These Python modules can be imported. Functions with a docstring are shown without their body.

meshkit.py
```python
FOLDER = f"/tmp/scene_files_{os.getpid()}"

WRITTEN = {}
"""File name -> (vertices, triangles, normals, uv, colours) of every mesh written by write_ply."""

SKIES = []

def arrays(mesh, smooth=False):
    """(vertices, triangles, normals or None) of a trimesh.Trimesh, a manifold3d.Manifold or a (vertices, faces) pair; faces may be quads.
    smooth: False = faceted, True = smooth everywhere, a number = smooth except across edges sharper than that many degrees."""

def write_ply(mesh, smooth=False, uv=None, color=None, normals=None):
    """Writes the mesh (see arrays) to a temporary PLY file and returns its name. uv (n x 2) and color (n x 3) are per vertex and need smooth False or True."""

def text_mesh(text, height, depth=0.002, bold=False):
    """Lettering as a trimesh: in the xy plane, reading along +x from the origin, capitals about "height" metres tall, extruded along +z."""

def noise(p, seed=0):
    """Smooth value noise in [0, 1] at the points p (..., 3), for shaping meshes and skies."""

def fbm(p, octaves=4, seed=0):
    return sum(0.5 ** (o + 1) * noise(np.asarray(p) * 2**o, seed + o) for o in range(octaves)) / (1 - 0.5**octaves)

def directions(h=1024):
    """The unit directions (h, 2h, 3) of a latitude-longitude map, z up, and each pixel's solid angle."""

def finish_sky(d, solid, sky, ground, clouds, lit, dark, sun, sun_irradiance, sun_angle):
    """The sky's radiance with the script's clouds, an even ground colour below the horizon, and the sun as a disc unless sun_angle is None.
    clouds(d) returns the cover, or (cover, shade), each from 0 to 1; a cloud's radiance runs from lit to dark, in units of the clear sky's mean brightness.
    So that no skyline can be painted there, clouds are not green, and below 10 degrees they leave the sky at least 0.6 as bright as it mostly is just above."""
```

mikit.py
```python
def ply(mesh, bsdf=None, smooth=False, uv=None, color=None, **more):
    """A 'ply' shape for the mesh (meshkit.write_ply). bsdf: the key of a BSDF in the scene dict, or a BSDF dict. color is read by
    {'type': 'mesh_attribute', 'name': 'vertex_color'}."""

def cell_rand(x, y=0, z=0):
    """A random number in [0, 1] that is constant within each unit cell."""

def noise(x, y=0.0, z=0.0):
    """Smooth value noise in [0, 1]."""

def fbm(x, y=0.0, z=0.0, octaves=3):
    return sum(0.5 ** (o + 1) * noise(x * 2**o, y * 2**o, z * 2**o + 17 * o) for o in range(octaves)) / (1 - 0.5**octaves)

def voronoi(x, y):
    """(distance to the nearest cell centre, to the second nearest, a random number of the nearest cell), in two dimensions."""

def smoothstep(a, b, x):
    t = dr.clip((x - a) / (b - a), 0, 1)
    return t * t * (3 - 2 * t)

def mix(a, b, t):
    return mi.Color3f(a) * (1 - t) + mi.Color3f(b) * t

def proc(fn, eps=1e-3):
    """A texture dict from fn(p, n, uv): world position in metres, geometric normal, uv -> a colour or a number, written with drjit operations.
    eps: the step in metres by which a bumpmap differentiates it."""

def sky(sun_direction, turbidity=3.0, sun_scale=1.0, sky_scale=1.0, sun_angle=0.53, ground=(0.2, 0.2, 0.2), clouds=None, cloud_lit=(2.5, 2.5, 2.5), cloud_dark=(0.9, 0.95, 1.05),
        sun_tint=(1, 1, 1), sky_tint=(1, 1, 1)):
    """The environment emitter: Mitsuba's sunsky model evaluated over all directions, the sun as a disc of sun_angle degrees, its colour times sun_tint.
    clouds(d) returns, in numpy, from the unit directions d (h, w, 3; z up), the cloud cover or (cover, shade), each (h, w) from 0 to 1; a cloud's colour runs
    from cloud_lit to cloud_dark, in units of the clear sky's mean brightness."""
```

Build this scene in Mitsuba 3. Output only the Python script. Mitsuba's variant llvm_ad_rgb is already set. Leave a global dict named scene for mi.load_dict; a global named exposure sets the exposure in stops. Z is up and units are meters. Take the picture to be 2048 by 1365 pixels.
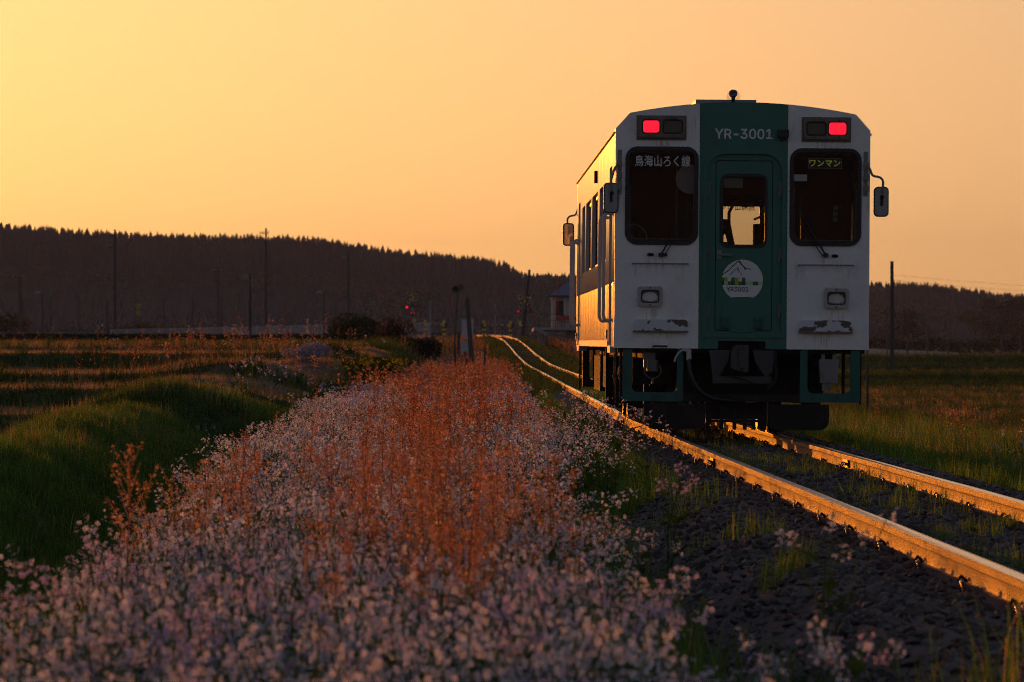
import math, numpy as np, trimesh, mitsuba as mi, drjit as dr
import mikit, meshkit
from mikit import proc, noise, fbm, voronoi, smoothstep, mix
from shapely.geometry import Polygon, box as sbox, Point, LineString
from shapely.ops import unary_union
from scipy.interpolate import PchipInterpolator

T = mi.ScalarTransform4f
scene, labels = {}, {}
R = np.random.default_rng(7)

# ---------------------------------------------------------------- camera, sky, exposure
SUN_AZ, SUN_EL = -15.0, 3.0                      # degrees left of the view axis, above the horizon
a_, e_ = math.radians(SUN_AZ), math.radians(SUN_EL)
SUN = [math.sin(a_) * math.cos(e_), math.cos(a_) * math.cos(e_), math.sin(e_)]
CAM = (0.0, 0.0, 0.968)
scene['haze_air'] = {'type': 'homogeneous', 'albedo': {'type': 'rgb', 'value': [.94, .95, .97]}, 'sigma_t': 6.5e-5,
                     'phase': {'type': 'hg', 'g': -0.1}}
scene['camera'] = {'type': 'thinlens', 'fov': 2 * math.degrees(math.atan(1024 / 10900)), 'fov_axis': 'x',
                   'to_world': T().look_at(origin=CAM, target=(0, 1000, CAM[2] + 0.321), up=(0, 0, 1)),
                   'aperture_radius': 0.0085, 'focus_distance': 57.0, 'near_clip': 0.5, 'far_clip': 20000.0,
                   'medium': {'type': 'ref', 'id': 'haze_air'}}
scene['sky'] = mikit.sky(SUN, turbidity=4.0, sky_tint=(.95, 1.01, 1.66), sun_scale=2.5, sun_tint=(1.0, .72, .50))
exposure = 1.97

# ---------------------------------------------------------------- helpers
def obj(key, mesh, bsdf, smooth=False, color=None, uv=None, **more):
    base, n = key, 1
    while key in scene:
        key = f'{base}_{n:03d}'; n += 1
    scene[key] = mikit.ply(mesh, bsdf, smooth=smooth, color=color, uv=uv, **more)
    return key

def tag(key, label=None, cat=None, group=None, kind=None):
    d = labels.setdefault(key, {})
    for k, v in (('label', label), ('category', cat), ('group', group), ('kind', kind)):
        if v: d[k] = v

def number(name):
    n, k = 1, name
    while k in labels:
        k = f'{name}_{n:03d}'; n += 1
    return k

def thing(name, label, cat, group=None):
    k = number(name); tag(k, label, cat, group); return k

cat = trimesh.util.concatenate
def box(x0, x1, y0, y1, z0, z1):
    m = trimesh.creation.box((x1 - x0, y1 - y0, z1 - z0)); m.apply_translation(((x0 + x1) / 2, (y0 + y1) / 2, (z0 + z1) / 2)); return m

def rrect(x0, x1, z0, z1, r, n=6):
    return sbox(x0 + r, z0 + r, x1 - r, z1 - r).buffer(r, quad_segs=n)

def extr(poly, h):
    polys = [g for g in getattr(poly, 'geoms', [poly]) if g.area > 1e-7]
    return cat([trimesh.creation.extrude_polygon(g, h, engine='earcut') for g in polys])

def plate(poly, y0, y1):
    """polygon in (x, z) extruded along y from y0 (front) to y1"""
    m = extr(poly, y1 - y0)
    v = m.vertices
    m = trimesh.Trimesh(np.c_[v[:, 0], y0 + v[:, 2], v[:, 1]], m.faces[:, ::-1], process=False)
    return m

def side_plate(poly, x0, x1):
    """polygon in (y, z) extruded along x"""
    m = extr(poly, x1 - x0); v = m.vertices
    return trimesh.Trimesh(np.c_[x0 + v[:, 2], v[:, 0], v[:, 1]], m.faces, process=False)

def tube(pts, r, sides=8):
    p = np.asarray(pts, float); r = np.broadcast_to(r, (len(p),))
    t = np.gradient(p, axis=0); t /= np.linalg.norm(t, axis=1, keepdims=True)
    up = np.where(np.abs(t[:, 2:]) < .9, [0, 0, 1.], [1., 0, 0])
    if np.abs(t[:, 2]).max() > .9: up = np.broadcast_to([1., .01, 0], t.shape) if np.abs(t[:, 0]).max() < .95 else np.broadcast_to([0, 1., 0], t.shape)
    a = np.cross(t, up); a /= np.linalg.norm(a, axis=1, keepdims=True); b = np.cross(t, a)
    an = np.arange(sides) * 2 * np.pi / sides
    v = (p[:, None] + r[:, None, None] * (np.cos(an)[None, :, None] * a[:, None] + np.sin(an)[None, :, None] * b[:, None])).reshape(-1, 3)
    f = []
    for i in range(len(p) - 1):
        for j in range(sides):
            q, k = i * sides + j, i * sides + (j + 1) % sides
            f += [[q, k, k + sides], [q, k + sides, q + sides]]
    n = len(v); v = np.vstack([v, p[0], p[-1]])
    for j in range(sides):
        k = (j + 1) % sides
        f += [[n, k, j], [n + 1, (len(p) - 1) * sides + j, (len(p) - 1) * sides + k]]
    m = trimesh.Trimesh(v, f, process=False); m.fix_normals(); return m

def lathe(prof, seg=24):
    return trimesh.creation.revolve(np.asarray(prof, float), sections=seg)

def bez(pts, n=14):
    p = np.asarray(pts, float)
    from scipy.interpolate import CubicSpline
    d = np.r_[0, np.cumsum(np.linalg.norm(np.diff(p, axis=0), axis=1))]
    return CubicSpline(d, p)(np.linspace(0, d[-1], n))

def xf(m, M):
    m = m.copy(); m.apply_transform(M); return m

def rotm(deg, ax, pt=(0, 0, 0)):
    return trimesh.transformations.rotation_matrix(math.radians(deg), ax, pt)

def mat(name, color=(.5, .5, .5), rough=.5, metal=0., two=True, spec=.5, **k):
    c = color if isinstance(color, dict) else {'type': 'rgb', 'value': list(color)}
    b = {'type': 'principled', 'base_color': c, 'roughness': rough if isinstance(rough, dict) else float(rough), 'metallic': metal, 'specular': spec, **k}
    scene[name] = {'type': 'twosided', 'bsdf': b} if two else b
    return name

def vnoise(x, y, f, seed=0, octv=3):
    return meshkit.fbm(np.stack([np.asarray(x) * f, np.asarray(y) * f, np.zeros_like(np.asarray(x, float)) + seed * 13.7], -1), octv)

# ---------------------------------------------------------------- materials
def dirt(base, amt, fx=9., dark=(.12, .09, .06)):
    def fn(p, n, uv):
        g = smoothstep(.52, .8, fbm(p.x * fx, p.y * fx, p.z * fx * .45, 4)) * amt
        return mix(base, dark, g) * (0.93 + .14 * noise(p.x * 70, p.y * 70, p.z * 70))
    return proc(fn)

mat('mat_white_paint', dirt((.79, .79, .71), .30, 3.), .38, clearcoat=.5, clearcoat_gloss=.85)
_st = [(-.86, 3.12, .5), (.88, 3.11, .5), (-.86, 1.87, .35), (.88, 1.87, .35), (-.96, 1.87, .3), (.98, 1.87, .3), (-.96, 1.33, .4), (1.0, 1.32, .4), (-1.15, 1.78, .25), (-.57, 1.78, .25), (.60, 1.78, .25), (1.17, 1.78, .25), (-.85, 1.07, .5), (.88, 1.07, .5), (-1.30, 2.5, .4), (1.30, 2.5, .4), (-.455, 3.3, .5), (.475, 3.35, .5)]
def rusty_front(p, n, uv):
    base = mix((.79, .79, .71), (.45, .40, .33), smoothstep(.5, .8, fbm(uv.x * 3, uv.y * 2, 1, 4)) * .30) * (.95 + .10 * noise(uv.x * 60, uv.y * 60, 2))
    s = mi.Float(0)
    for x, z, a in _st:          # rust weeping from bolts, lamp housings, bars and hinges
        d = dr.sqrt(dr.square((uv.x - x) / (.05 + .22 * a)) + dr.square((uv.y - z + .05) / .16))
        s = dr.maximum(s, a * (1 - smoothstep(.2, 1.0, d)))
    run = smoothstep(.40, .72, fbm(uv.x * 42, uv.y * 3.5, 5, 3))
    return mix(base, (.30, .17, .08), dr.clip(s * run * 1.1, 0, .75))
mat('mat_front_white', proc(rusty_front), .38, clearcoat=.5, clearcoat_gloss=.85)
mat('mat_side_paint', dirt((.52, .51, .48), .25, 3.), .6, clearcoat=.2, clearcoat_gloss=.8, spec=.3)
mat('mat_green_paint', dirt((.009, .145, .095), .35, 4., (.02, .05, .035)), .4, clearcoat=.3, clearcoat_gloss=.8)
mat('mat_green_frame', dirt((.008, .105, .075), .6, 6., (.02, .03, .025)), .5)
mat('mat_chipped_paint', proc(lambda p, n, uv: mix((.62, .63, .62), (.10, .085, .06), smoothstep(0, .015, fbm(uv.x * 8.3 + 1.7, uv.y * 13, 4.2, 4) - dr.select(uv.x > 3, .50, .575)))), .5)
mat('mat_rubber', (.012, .012, .013), .45)
mat('mat_black_metal', dirt((.02, .018, .016), .6, 8., (.05, .03, .02)), .75, spec=.2)
mat('mat_under_metal', dirt((.028, .025, .022), .7, 6., (.06, .04, .03)), .8, spec=.2)
mat('mat_grey_metal', dirt((.22, .21, .19), .6, 9.), .45)
mat('mat_bare_steel', (.45, .43, .40), .3, 1.0)
mat('mat_lamp_housing', dirt((.17, .14, .10), .7, 14., (.09, .05, .03)), .5)
mat('mat_chrome', (.75, .74, .72), .12, 1.0)
mat('mat_interior', (.10, .08, .065), .6)
mat('mat_interior_floor', (.06, .06, .06), .6)
mat('mat_seat', (.16, .03, .02), .9)
mat('mat_dark_interior', (.03, .028, .026), .6)
mat('mat_white_print', (.74, .74, .68), .5)
mat('mat_black_print', (.015, .015, .015), .5)
mat('mat_skin', (.45, .27, .19), .6)
mat('mat_cloth_dark', (.03, .03, .035), .9)
mat('mat_hair', (.012, .010, .009), .6)
scene['mat_glass'] = {'type': 'thindielectric', 'int_ior': 1.5, 'specular_transmittance': {'type': 'rgb', 'value': [.72, .74, .72]}}
scene['mat_lens'] = {'type': 'thindielectric', 'int_ior': 1.5}
scene['mat_dome'] = {'type': 'thindielectric', 'int_ior': 1.5, 'specular_transmittance': {'type': 'rgb', 'value': [.95, .9, .85]}}
mat('mat_red_lens', (.5, .02, .03), .3)
mat('mat_clear_reflector', proc(lambda p, n, uv: mix((.16, .15, .13), (.42, .40, .36), noise(p.x * 160, p.y * 40, p.z * 160))), .2, .8)
mat('mat_rail_head', proc(lambda p, n, uv: mix((.70, .58, .48), (.56, .43, .34), noise(p.x * 120, p.y * 3, p.z * 60))), .21, 1.0)
mat('mat_rail', proc(lambda p, n, uv: mix((.44, .175, .066), (.36, .13, .05), fbm(p.x * 30, p.y * 2.2, p.z * 30, 4)) * (.94 + .12 * noise(p.x * 90, p.y * 60, p.z * 90))), .66, .08, spec=.28)
mat('mat_clip', (.05, .032, .022), .38, .5)
mat('mat_sleeper', dirt((.10, .095, .09), .6, 6.), .8)
mat('mat_concrete', dirt((.33, .32, .30), .5, 2.5), .85)
mat('mat_pole', dirt((.075, .07, .066), .5, 1.2), .9, spec=.1)
mat('mat_wood', proc(lambda p, n, uv: mix((.16, .12, .09), (.06, .045, .035), fbm(p.x * 25, p.y * 25, p.z * 2.2, 4))), .85)
mat('mat_dark_pole', (.045, .036, .03), .5)
mat('mat_white_fence', dirt((.45, .46, .45), .4, 1.5), .95, spec=.05)
mat('mat_wire', (.03, .028, .026), .6)
mat('mat_yellow', (.65, .42, .03), .28)
mat('mat_crossing_black', (.02, .02, .02), .45)
mat('mat_red_paint', (.40, .03, .025), .5)
mat('mat_roof_blue', (.045, .06, .12), .45)
mat('mat_sign_mustard', (.30, .23, .06), .6)
mat('mat_old_concrete', dirt((.17, .17, .17), .5, 2.5), .95, spec=.1)
mat('mat_wall_cream', dirt((.48, .44, .38), .3, 2.), .7)
mat('mat_window_dark', (.02, .02, .022), .15)
mat('mat_ground', {'type': 'mesh_attribute', 'name': 'vertex_color'}, .95, spec=.1)
mat('mat_asphalt', proc(lambda p, n, uv: mix((.05, .05, .05), (.08, .078, .075), noise(p.x * 9, p.y * 9, 0))), .95, spec=.05)
mat('mat_stone', {'type': 'mesh_attribute', 'name': 'vertex_color'}, .85, spec=.25)
def leafmat(name, trans):
    scene[name] = {'type': 'principledthin', 'base_color': {'type': 'mesh_attribute', 'name': 'vertex_color'}, 'roughness': .6, 'diff_trans': trans, 'spec_trans': 0.0, 'eta': 1.35}
leafmat('mat_grass', 1.3)
leafmat('mat_flower', .9)
leafmat('mat_sorrel', 1.3)
leafmat('mat_foliage', .6)
mat('mat_conifer', {'type': 'mesh_attribute', 'name': 'vertex_color'}, .9, spec=.1)

# ---------------------------------------------------------------- the lie of the land
_y = np.array([-40, 0, 14, 22.5, 32.5, 48, 57, 75, 110, 150, 190, 250, 300, 370, 430, 480, 530, 600, 700, 900.])
_xl = np.array([2.55, 2.36, 2.21, 2.114, 1.99, 1.785, 1.68, 1.49, 1.42, 1.37, 1.25, .80, .36, -.25, -.85, -2.1, -4.4, -9.5, -19, -48])
_zr = np.array([0, 0, 0, 0, 0, 0, 0, 0, -.05, -.13, -.16, -.08, .22, .84, 1.30, 1.62, 1.72, 1.75, 1.75, 1.75])
rail_left, rail_z = PchipInterpolator(_y, _xl), PchipInterpolator(_y, _zr)
HALF = 0.566
def track_x(y): return rail_left(y) + HALF

def sst(a, b, x):
    t = np.clip((x - a) / (b - a), 0, 1); return t * t * (3 - 2 * t)

def bank_edge(y):
    """left edge (x) of the flower bank"""
    return track_x(y) - np.interp(y, [10, 20, 46, 104, 200], [4.2, 4.3, 4.65, 5.15, 5.3]) - .12 * np.sin(y * .16) - .1 * np.sin(y * .061 + 1)

ROAD_A, ROAD_B = np.array([-1.0, 478.]), np.array([-75., 538.])
def road_z(u): return 1.80 - .0062 * np.clip(u, 0, 95)
def road_d(x, y):
    d = ROAD_B - ROAD_A; L = np.hypot(*d); d = d / L
    u = (x - ROAD_A[0]) * d[0] + (y - ROAD_A[1]) * d[1]
    return np.abs((x - ROAD_A[0]) * d[1] - (y - ROAD_A[1]) * d[0]), u

def left_field(x, y):
    w = 3.0 * (vnoise(x, y * 0, .22, 3) - .5) + 6 * (vnoise(x, y * 0, .06, 5) - .5)
    z = -1.0 + 0 * x
    for y0, dz, wd in ((90, .66, 1.6), (107, .31, 1.5), (125, .17, 1.2), (160, .42, 2.2), (225, .12, 2.0)):
        yy = y + w * (y0 / 110)
        z = z + dz * sst(y0 - wd, y0 + wd, yy) + .10 * np.exp(-((yy - y0 - wd) / 1.1) ** 2)   # raised grassy lip
    z = z - .3 * np.clip((y - 430) / 200, 0, 1)
    z = -1.0 + (z + 1.0) * (1 - .5 * (1 - sst(-3.2, -6.2, x)) * sst(80, 120, y))
    for mx, my, h, sx, sy in ((-6.3, 131, .42, 1.6, 6), (-8.0, 140, .36, 1.3, 5), (-5.4, 152, .42, 1.8, 8), (-7.0, 120, .22, 1.5, 4), (-6.0, 99, .40, 1.2, 5), (-4.9, 165, .4, 1.2, 9)):
        z = z + h * np.exp(-((x - mx) / sx) ** 2 - ((y - my) / sy) ** 2)
    return z + .05 * (vnoise(x, y, .6, 8) - .5)

def right_field(x, y):
    z = -1.12 + 0 * x
    w = 5 * (vnoise(x, y * 0, .05, 11) - .5)
    z = z + .45 * np.exp(-((y + w - 262) / 3.0) ** 2) + .85 * np.exp(-((y + w - 425) / 9) ** 2) + .25 * np.exp(-((y + w - 330) / 4) ** 2)
    return z + .05 * (vnoise(x, y, .5, 9) - .5)

def ground_z(x, y):
    x, y = np.asarray(x, float), np.asarray(y, float)
    s, zr = x - track_x(y), rail_z(y)
    e = bank_edge(y)
    bank = np.where(zr > .0, zr * .95, zr) - .54 + .07 * (vnoise(x, y, .7, 2) - .5) + .05 * sst(-3.5, -2.2, s)
    zl = left_field(x, y)
    # the drainage ditch and the rounded grass bund beside the bank
    near = 1 - sst(84, 100, y)
    zl = zl - .15 * np.exp(-((x + 4.0) / .9) ** 2) * near
    bc = -5.75 + .35 * np.sin(y * .13 + .6)
    zl = zl + .78 * np.exp(-(np.abs(x - bc) / 1.15) ** 2.4) * near * (.66 + .62 * vnoise(x, y, .45, 4))
    run = np.maximum(1.3, 1.25 * (bank - zl))
    z_left = zl + (bank - zl) * sst(0, 1, (x - e + run) / run)
    zrt = right_field(x, y)
    verge = np.where(zr > 0, zr * .95, zr) - .50 - .22 * sst(2.2, 4.5, s) + .06 * (vnoise(x, y, .8, 6) - .5)
    run2 = np.maximum(2.5, 1.6 * (verge - zrt))
    z_right = zrt + (verge - zrt) * (1 - sst(0, 1, (s - 5.2) / run2))
    z = np.where(s < 0, z_left, z_right)
    bal = zr - .125 + .02 * (vnoise(x, y, 2.3, 1) - .5)
    shoulder = sst(1.15, 1.95, np.abs(s))
    z = np.where(np.abs(s) < 1.95, bal + (z - bal) * shoulder, z)
    # the road on its low embankment, left of the crossing
    d, u = road_d(x, y)
    on = sst(-6, 2, u) * (1 - sst(0, 1, (d - 4) / 5.0)) * (x < 1)
    z = z + (road_z(u) - .05 - z) * on * (s < -1.5)
    far = sst(1100, 1500, y)
    return z * (1 - far) + (-.5) * far

# ---------------------------------------------------------------- hills
_px = np.array([-900, -300, 0, 150, 230, 400, 530, 640, 740, 860, 950, 1000, 1060, 1140, 1300, 1500, 1741, 1850, 1950, 2048, 2300, 2900.])
_hy = np.array([440, 436, 447, 457, 463, 468, 470, 475, 492, 506, 514, 523, 547, 549, 575, 578, 566, 567, 581, 591, 600, 610.])
ridge = PchipInterpolator((_px - 1024) / 10900., (686 - _hy) / 10900.)      # tangent of bearing -> tangent of elevation, as surveyed
def hill_z(x, y):
    u = np.clip(x / np.maximum(y, 1), -.17, .17)
    top = ridge(u) * 2150 + .968 - 4.6
    k = sst(1960, 2185, y)
    return -.5 + (top + .5) * k ** .8 * (1 - .25 * sst(2150, 2700, y)) + k * 3.0 * (vnoise(x, y, .012, 21) - .5) * (1 - sst(1950, 2150, y))

# ---------------------------------------------------------------- ground sheet
def seq(*parts): return np.unique(np.round(np.concatenate([np.arange(a, b, s) for a, b, s in parts]), 4))
gy = seq((-2400, -40, 236), (-40, 12, 3), (12, 95, .35), (95, 172, .6), (172, 440, 1.5), (440, 1100, 7), (1100, 1600, 50), (1600, 6001, 400))
gs = seq((-2600, -300, 230), (-300, -60, 20), (-60, -16, 1.6), (-16, 7, .25), (7, 60, 1.2), (60, 300, 20), (300, 2601, 230))
GY, GS = np.meshgrid(gy, gs, indexing='ij')
GX = track_x(np.clip(GY, -40, 900)) + GS
GZ = ground_z(GX, np.maximum(GY, -40))
GZ = np.where(GY > 1450, -.9, GZ)
dzy = np.abs(np.gradient(GZ, axis=0) / np.gradient(GY, axis=0))
n1, n2, n3 = vnoise(GX, GY, 1.7, 31), vnoise(GX, GY, .25, 32), vnoise(GX, GY * .4, .5, 33)
grass = np.array([.060, .075, .020]) * (0.7 + .6 * n1[..., None])
soil = np.array([.135, .085, .055]) * (0.6 + .8 * n1[..., None])
dry = np.array([.20, .135, .06]) * (.6 + .8 * n1[..., None])
gravel = np.array([.075, .068, .062]) * (.55 + .9 * n1[..., None])
isfield = ((GX < bank_edge(GY) - 1.5) & (GY > 60) | (GS > 8.5))
wsoil = sst(.40, .55, n2 + .12) * (1 - sst(.05, .12, dzy)) * isfield
col = grass * (1 - wsoil[..., None]) + soil * wsoil[..., None]
wdry = sst(.5, .7, n3) * isfield * np.where(GS > 0, .25, .7)
col = col * (1 - wdry[..., None]) + dry * wdry[..., None]
wg = (np.abs(GS) < 1.5 + .9 * (n2 - .5)) & (GY < 150) | (np.abs(GS) < 1.05 + .8 * (n2 - .5))
wg = wg | ((GS < 0) & (GS > -2.9 + 1.0 * n2) & (GY < 40))
col = np.where(wg[..., None], gravel, col)
V = np.stack([GX, GY, GZ], -1).reshape(-1, 3)
ii = np.arange((len(gy) - 1) * len(gs)).reshape(len(gy) - 1, len(gs))[:, :-1].ravel()
F = np.vstack([np.c_[ii, ii + 1, ii + len(gs) + 1], np.c_[ii, ii + len(gs) + 1, ii + len(gs)]])
obj('ground', (V, F), 'mat_ground', smooth=True, color=col.reshape(-1, 3))
tag('ground', 'fields, grassy bunds and railway bank as one stretch of land', kind='structure')

hx, hy_ = np.arange(-1100, 1101, 12.), np.arange(1450, 2760, 25.)
HY, HX = np.meshgrid(hy_, hx, indexing='ij')
HZ = hill_z(HX, HY); HZ[0] -= 1.5
V = np.stack([HX, HY, HZ], -1).reshape(-1, 3)
ii = np.arange((len(hy_) - 1) * len(hx)).reshape(len(hy_) - 1, len(hx))[:, :-1].ravel()
F = np.vstack([np.c_[ii, ii + 1, ii + len(hx) + 1], np.c_[ii, ii + len(hx) + 1, ii + len(hx)]])
mat('mat_hill', proc(lambda p, n, uv: mix((.03, .036, .03), (.045, .05, .04), fbm(p.x * .02, p.y * .02, 0, 4))), .95, spec=.1)
obj('hill', (V, F), 'mat_hill', smooth=True)
tag('hill', 'long low wooded ridge across the far side of the fields', kind='structure')

# unseen ridge added behind the viewer to darken what the railcar panes mirror
by, bx = np.arange(-2300, -680, 60.), np.arange(-2600, 2601, 80.)
BY, BX = np.meshgrid(by, bx, indexing='ij')
BZ = -1.0 + (62 + 40 * vnoise(BX, BY * 0, .002, 41)) * sst(-750, -1500, BY) + 8 * (vnoise(BX, BY, .01, 42) - .5) * sst(-750, -1000, BY); BZ[-1] -= 1
V = np.stack([BX, BY, BZ], -1).reshape(-1, 3)
ii = np.arange((len(by) - 1) * len(bx)).reshape(len(by) - 1, len(bx))[:, :-1].ravel()
F = np.vstack([np.c_[ii, ii + 1, ii + len(bx) + 1], np.c_[ii, ii + len(bx) + 1, ii + len(bx)]])
obj('hill_001', (V, F), 'mat_hill', smooth=True)
tag('hill_001', 'unseen ridge added behind the viewer so the railcar panes mirror something dark', kind='structure')

# road left of the crossing, on its embankment
rd = (ROAD_B - ROAD_A) / np.hypot(*(ROAD_B - ROAD_A)); rn = np.array([-rd[1], rd[0]])
us = np.arange(0, 97, 4.)
V, F = [], []
for i, u in enumerate(us):
    for k in (-2.4, 2.4):
        q = ROAD_A + rd * u + rn * k; V.append([q[0], q[1], float(ground_z(q[0], q[1])) * 0 + float(road_z(u)) + .02])
    if i: F += [[2 * i - 2, 2 * i - 1, 2 * i + 1], [2 * i - 2, 2 * i + 1, 2 * i]]
obj('road', (np.array(V), np.array(F)), 'mat_asphalt'); tag('road', 'narrow road running off to the left behind the white fence', kind='structure')

# ---------------------------------------------------------------- plants: merged scatter
def scatter(protos, pos, rot, scale, which, tint=None, lean=None):
    Vs, Fs, Cs, at = [], [], [], 0
    for k, (v, f, c) in enumerate(protos):
        w = np.nonzero(which == k)[0]
        if not len(w): continue
        cs, sn = np.cos(rot[w])[:, None], np.sin(rot[w])[:, None]
        sc = scale[w][:, None]
        x = (v[None, :, 0] * cs - v[None, :, 1] * sn) * sc
        y = (v[None, :, 0] * sn + v[None, :, 1] * cs) * sc
        z = v[None, :, 2] * sc
        if lean is not None:
            x = x + lean[w, 0][:, None] * z; y = y + lean[w, 1][:, None] * z
        p = np.stack([x, y, z], -1) + pos[w][:, None]
        cc = np.broadcast_to(c[None], (len(w), len(v), 3))
        if tint is not None: cc = cc * tint[w][:, None]
        Vs.append(p.reshape(-1, 3)); Cs.append(np.clip(cc, 0, .95).reshape(-1, 3))
        Fs.append((f[None] + (np.arange(len(w)) * len(v))[:, None, None]).reshape(-1, 3) + at)
        at += len(w) * len(v)
    return (np.vstack(Vs), np.vstack(Fs)), np.vstack(Cs)

class Mesh:
    def __init__(self): self.v, self.f, self.c, self.n = [], [], [], 0
    def add(self, v, f, c):
        v = np.asarray(v, float); self.v.append(v); self.f.append(np.asarray(f) + self.n); self.n += len(v)
        self.c.append(np.broadcast_to(np.asarray(c, float), (len(v), 3)))
    def done(self): return np.vstack(self.v), np.vstack(self.f), np.vstack(self.c)

def stalk(m, pts, r0, r1, c, sides=3):
    p = np.asarray(pts, float); n = len(p); an = np.arange(sides) * 2 * np.pi / sides
    r = np.linspace(r0, r1, n)[:, None]
    ring = np.stack([np.cos(an), np.sin(an), an * 0], -1)
    v = (p[:, None] + r[:, :, None] * ring[None]).reshape(-1, 3)
    f = []
    for i in range(n - 1):
        for j in range(sides):
            a, b = i * sides + j, i * sides + (j + 1) % sides
            f += [[a, b, b + sides], [a, b + sides, a + sides]]
    m.add(v, f, c)

def leaf(m, base, d, up, L, W, c, droop=.3):
    d = np.asarray(d, float); d /= np.linalg.norm(d); s = np.cross(d, up); s /= np.linalg.norm(s) + 1e-9
    b = np.asarray(base, float); q = np.array([0, 0, -1.])
    v = [b, b + d * L * .5 + s * W * .5 + q * droop * L * .12, b + d * L * .5 - s * W * .5 + q * droop * L * .12, b + d * L + q * droop * L * .5]
    m.add(v, [[0, 1, 2], [1, 3, 2]], c)

def blades(n, rng, rad, h0, h1, w, cols, segs=2, bend=.35):
    """a tuft of grass blades"""
    m = Mesh()
    for _ in range(n):
        a, r = rng.uniform(0, 6.283), rad * math.sqrt(rng.uniform())
        b = np.array([r * math.cos(a), r * math.sin(a), -.02]); h = rng.uniform(h0, h1)
        az = rng.uniform(0, 6.283); d = np.array([math.cos(az), math.sin(az), 0]); s = np.array([-d[1], d[0], 0]); k = bend * rng.uniform(.2, 1.3)
        c = cols[rng.integers(len(cols))] * rng.uniform(.7, 1.25)
        p1 = b + d * h * k * .3 + [0, 0, h * .55]; p2 = b + d * h * k + [0, 0, h * (1 - .3 * k)]
        if segs == 2: m.add([b - s * w, b + s * w, p1 - s * w * .8, p1 + s * w * .8, p2], [[0, 1, 3], [0, 3, 2], [2, 3, 4]], c)
        else: m.add([b - s * w, b + s * w, p2], [[0, 1, 2]], c)
    return m.done()

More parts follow.
